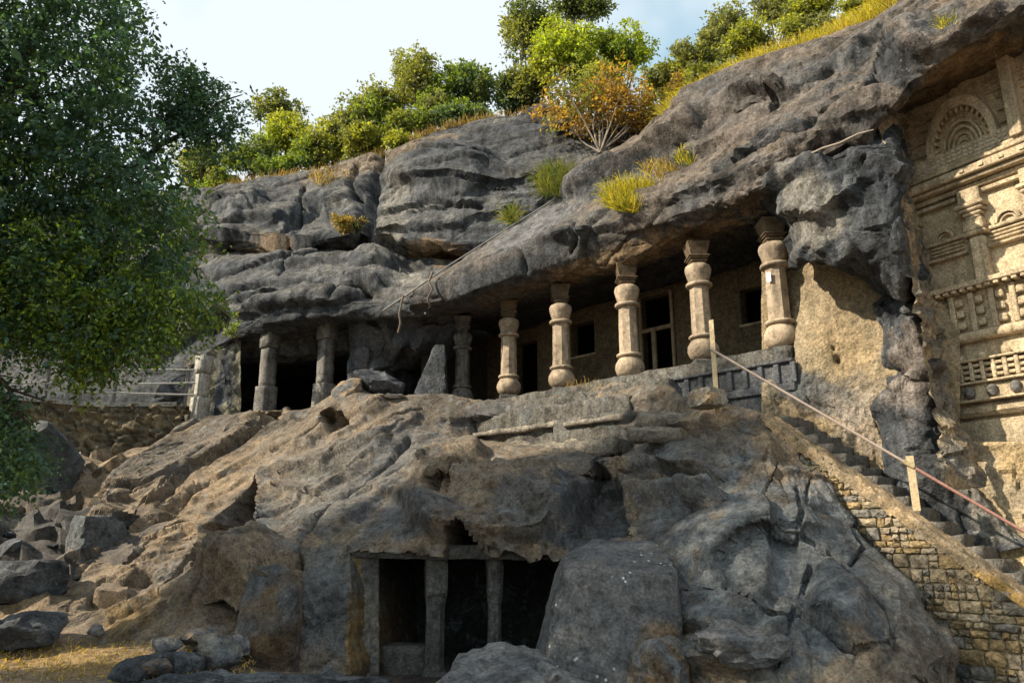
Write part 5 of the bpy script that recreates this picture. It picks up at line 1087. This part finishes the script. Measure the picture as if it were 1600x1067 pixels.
shrub('shrub', 'small green shrub on the upper crack of the slab', 1032, 222, 15.6, 26, 16, 'green', 120, .08, 4, None, 'shrub', 'olive', group='scrub growing on the rock face', sr=.015)
shrub('shrub', 'yellowish sprig hanging beside the left cave mouth', 368, 510, 19.3, 22, 22, 'olive', 22, .09, 4, None, 'shrub', 'green', group='scrub growing on the rock face', sr=.012, droop=.5)
def grass(name, label, bases, h, cols, lean=(0, 0, 0), cat='grass', group=None, kind=None, w=.012):
    n = len(bases); hh = h*RS.uniform(.5, 1.25, n); d = rnd_dirs(n)*.75+np.array([0, 0, 1])+np.array(lean); d /= np.linalg.norm(d, axis=1, keepdims=True)
    S = np.cross(d, rnd_dirs(n)); S /= np.linalg.norm(S, axis=1, keepdims=True); tip = bases+d*hh[:, None]; out = d.copy(); out[:, 2] = -.35; tip2 = tip+out*hh[:, None]*.35; m = bases+d*hh[:, None]*.5
    V = np.stack([bases-S*w, bases+S*w, tip+S*w*.6, tip-S*w*.6, tip2], 1).reshape(-1, 3); i = np.arange(n)*5
    Fq = np.concatenate([np.stack([i, i+1, i+2, i+3], -1), np.stack([i+3, i+2, i+4, i+4], -1)])
    me = bpy.data.meshes.new(name); c0 = bases.mean(0) if kind is None else np.zeros(3)
    tri = [tuple(x) for x in np.stack([i+3, i+2, i+4], -1)]; me.from_pydata((V-c0).tolist(), [], [tuple(x) for x in np.stack([i, i+1, i+2, i+3], -1)]+tri)
    at_ = me.attributes.new('tint', 'FLOAT_COLOR', 'POINT'); c = np.ones((len(V), 4), np.float32); c[:, :3] = np.repeat(cols[RS.randint(0, len(cols), n)]*RS.uniform(.7, 1.3, (n, 1)), 5, axis=0); at_.data.foreach_set('color', c.ravel())
    o = link(name, me, M_grass); o.location = tuple(c0)
    if kind: o['label'] = label; o['category'] = cat; o['kind'] = kind
    else: tag(o, label, cat, group)
    return o
YEL = np.array([(.46, .39, .05), (.36, .36, .045), (.48, .38, .10)]); GRN = np.array([(.08, .13, .025), (.12, .14, .04), (.2, .19, .05)]); STRAW = np.array([(.34, .24, .11), (.28, .2, .1), (.22, .17, .08)])
def patch(n, px, py, Y, rx, ry, dY): 
    a = RS.uniform(0, 6.283, n); r = np.sqrt(RS.uniform(0, 1, n)); return at(px+rx*r*np.cos(a), py+ry*r*np.sin(a), Y+dY*r*np.sin(a))
GT = 'grass tufts on the slab'
grass('grass_tuft', 'big bright yellow-green grass tuft on the edge of the slab', patch(2600, 990, 312, 14.5, 44, 22, -.5), .34, np.concatenate([YEL, YEL, GRN]), (-.3, -.35, -.3), group=GT, w=.006)
grass('grass_tuft', 'long dark green grass hanging in the crevice under the autumn shrub', patch(1100, 872, 285, 18.0, 34, 24, -.4), .42, GRN, (-.2, -.3, -.5), group=GT, w=.007)
grass('grass_tuft', 'small hanging grass tuft at the lower end of the crevice', patch(130, 800, 340, 18.2, 12, 12, -.2), .42, GRN, (0, -.3, -.6), group=GT)
grass('grass_tuft', 'dry pinkish grass above the bright tuft', patch(260, 1040, 268, 15.0, 34, 12, -.4), .26, np.concatenate([STRAW, YEL[:1]]), (-.2, -.2, 0), group=GT)
grass('grass_tuft', 'small yellow-green tuft in the middle of the slab', patch(220, 1075, 250, 14.6, 18, 10, -.2), .22, np.concatenate([YEL, GRN]), (-.2, -.2, 0), group=GT)
grass('grass_tuft', 'yellow tuft hanging over the rock above the carved front', patch(220, 1485, 42, 9.9, 16, 10, -.2), .2, np.concatenate([YEL, GRN]), (-.2, -.3, -.4), group=GT, w=.007)
grass('grass_tuft', 'straw-coloured tuft in the cleft of the cliff', patch(240, 515, 282, 24.0, 34, 10, -.5), .4, np.concatenate([YEL[2:], STRAW]), group=GT)
for (xa, xb, nn, xk, yk, Yk, lab) in ((640, 830, 600, [640, 700, 760, 830], [220, 202, 190, 182], [23.8, 22.4], 'fringe of dry straw grass along the crest of the dome'), (330, 600, 700, [330, 390, 450, 520, 600], [303, 284, 278, 269, 243], [26.4, 24.2], 'fringe of dry straw grass along the left part of the cliff crest')):
    x_ = RS.uniform(xa, xb, nn); grass('grass_fringe', lab, at(x_, np.interp(x_, xk, yk), np.interp(x_, [xa, xb], Yk)), .34, STRAW, group=GT, w=.01)
grass('grass_tuft', 'sparse straw sprigs on the veranda edge between the pillars', patch(60, 920, 604, 15.3, 40, 3, -.3), .18, STRAW, group=GT, w=.006)
xg = RS.uniform(1040, 1440, 26000); vg = RS.uniform(0, 1, 26000)
yg = np.interp(xg, [1000, 1080, 1200, 1300, 1390, 1440], [215, 150, 92, 62, 18, -30]); Yg = np.interp(xg, [1000, 1080, 1200, 1300, 1390, 1440], [18.2, 17.2, 15.6, 14.5, 13.6, 13.2])
Pg = at(xg, yg, Yg)+np.stack([vg*1.2, .2+vg*4.2, vg*2.5-.05], -1)
grass('dry_grass', 'yellow-green dry grass covering the slope above the slab', Pg, .5, np.concatenate([YEL, YEL, STRAW[:1], GRN[1:2]]), (-.15, -.1, -.15), kind='stuff', w=.008)
xg = RS.uniform(840, 1060, 900); grass('dry_scrub', 'dry scrub and grass between the bushes on the cliff top', at(xg, np.interp(xg, [840, 900, 1010, 1060], [176, 195, 186, 165]), np.interp(xg, [840, 1060], [22.2, 20.3]))+np.stack([RS.uniform(0, .5, 900), RS.uniform(0, 1.5, 900), RS.uniform(0, .3, 900)], -1), .5, np.concatenate([STRAW, GRN]), kind='stuff', w=.014)
xg = RS.uniform(0, 400, 1500); yg = RS.uniform(1000, 1066, 1500); grass('dry_litter', 'short dry grass and straw scattered on the earth path', at(xg, yg, np.interp(yg, [1000, 1066], [11.25, 9.4])), .06, np.concatenate([YEL[2:], STRAW]), (0, 0, -.6), kind='stuff', w=.008)

# the big tree at the left: limbs reach in from a trunk just outside the picture
bt = thing('big_tree', 'large dark leafy tree filling the left side of the picture', 'tree', (-9.6, 10.4, -1.3))
B0 = np.array(bt.location)
def limb(pl): return [np.array(A(*p))-B0 for p in pl]
LIMBS = [([np.zeros(3), np.array([.15, 0, 1.6]), np.array([.5, -.1, 3.2]), np.array([.9, -.2, 5.2]), np.array([1.6, -.3, 7.6]), np.array([2.2, -.3, 9.6])], [.34, .29, .26, .21, .15, .08])]
for pl, r in (([(-190, 470, 10.4), (-60, 380, 10.2), (60, 325, 10), (150, 285, 9.8), (250, 230, 9.6), (330, 175, 9.5), (378, 150, 9.4)], .11), ([(-190, 420, 10.4), (-60, 300, 10.5), (80, 215, 10.5), (160, 120, 10.5), (205, 30, 10.4)], .10), ([(-190, 480, 10.4), (-40, 420, 9.6), (80, 395, 9.2), (150, 430, 9), (220, 500, 8.9), (270, 540, 8.9)], .08),
             ([(-190, 500, 10.4), (-80, 470, 9.6), (20, 480, 9.2), (90, 540, 9), (130, 600, 9)], .06), ([(-190, 400, 10.4), (-40, 260, 9.6), (60, 130, 9.3), (110, 20, 9.2)], .09), ([(60, 325, 10), (160, 330, 10.5), (260, 380, 10.8), (330, 440, 11)], .06), ([(150, 285, 9.8), (230, 300, 9.6), (300, 330, 9.5)], .05), ([(-190, 520, 10.4), (-60, 560, 9), (20, 620, 8.6), (60, 700, 8.4)], .06)):
    q = limb(pl); t_ = np.linspace(0, 1, 16); q = pchip(np.linspace(0, 1, len(q)), np.array(q), t_)+RS.normal(size=(16, 3))*.03; LIMBS.append((q, np.linspace(r, r*.06, 16)))
    for k in range(3, 12):
        e = q[k]+rnd_dirs(1)[0]*np.array([.8, .8, .5]); LIMBS.append(([q[k], (q[k]+e)/2+RS.normal(size=3)*.08, e], [r*.25, r*.18, .006]))
tubes('trunk', LIMBS, M_bark, bt, 7)
CROWN = [(-420, -260), (160, -260), (235, -120), (222, 0), (245, 70), (215, 130), (250, 190), (230, 260), (290, 262), (300, 330), (298, 410), (300, 455), (270, 490), (230, 520), (180, 545), (120, 550), (40, 530), (-420, 560)]
LOOSE = [(245, 95), (300, 105), (385, 155), (360, 215), (300, 240), (245, 180)]
LOWB = [(-420, 575), (10, 590), (35, 640), (70, 720), (40, 755), (-30, 770), (-420, 800)]
FRINGE = [(100, 500), (330, 450), (365, 465), (320, 505), (200, 540), (170, 585), (110, 580)]
def fill(poly, n, Y0, Y1, cols, thr, leaf=.075, nl=11, ln=.42, sc=.55, lowlight=False):
    x = [p[0] for p in poly]; y = [p[1] for p in poly]; X = RS.uniform(min(x), max(x), n*2); Yp = RS.uniform(min(y), max(y), n*2); D = RS.uniform(Y0, Y1, n*2)
    m = in_poly(X, Yp, poly); X, Yp, D = X[m], Yp[m], D[m]; P = at(X, Yp, D)
    k = fbm(P/sc, 3, 150) > thr; P = P[k]; c = np.array(cols)[RS.randint(0, len(cols), len(P))]*RS.uniform(.7, 1.3, (len(P), 1))
    return sprays(P, rnd_dirs(len(P))*.6+np.array([.25, -.2, 0]), nl, ln, leaf, c, .45)[0]
dk = [(.055, .12, .09), (.065, .135, .09), (.08, .155, .075), (.05, .11, .09)]; yg_ = [(.16, .23, .028), (.11, .18, .03), (.065, .12, .035)]
prt = [fill(CROWN, 9000, 8.4, 9.9, dk, .04, .085, 13, .5, sc=.5), fill([(x-25 if x > 0 else x, y-12) for x, y in CROWN], 4600, 9.9, 10.7, dk, .0, .1, 11, .5, sc=.6), fill(LOOSE, 1100, 9.2, 9.8, dk, -.02, .07), fill(FRINGE, 700, 8.6, 9.6, yg_, -.1), fill([(-60, 300), (120, 340), (200, 420), (290, 440), (260, 540), (60, 560), (-60, 540)], 1200, 8.3, 9.2, [(.2, .28, .03), (.13, .21, .03)]+yg_, -.02, .062), fill([(-60, 200), (150, 230), (320, 330), (330, 460), (200, 480), (-60, 480)], 420, 8.3, 9.3, yg_, .0, .07), fill(LOWB, 2200, 8.0, 9.2, dk+yg_[2:], -.12, .07)]  # yellow-green fills low in the crown paint a backlit glow into the leaves
# unseen leaf mass added left of the picture to shade the lower right rocks
n_o = 9000; Po = np.stack([RS.uniform(-10.5, -4.6, n_o), RS.uniform(3.6, 9.5, n_o), RS.uniform(1.5, 9.5, n_o)], -1)
ko = (((Po-np.array([-7.6, 6.6, 5.4]))/np.array([2.9, 3.0, 4.2]))**2).sum(1) < 1; Po = Po[ko & (proj(Po)[0] < -60) & (fbm(Po/.9, 3, 160) > -.2)]
prt.append(sprays(Po, rnd_dirs(len(Po)), 10, .5, .13, np.array(dk)[RS.randint(0, 4, len(Po))], .3)[0])
V, Fq = join_np([(a, b) for a, b, _ in prt]); TT = np.concatenate([t for _, _, t in prt])
link('crown', mesh_np('crown', V-B0, Fq, TT, False), M_leafd, bt)
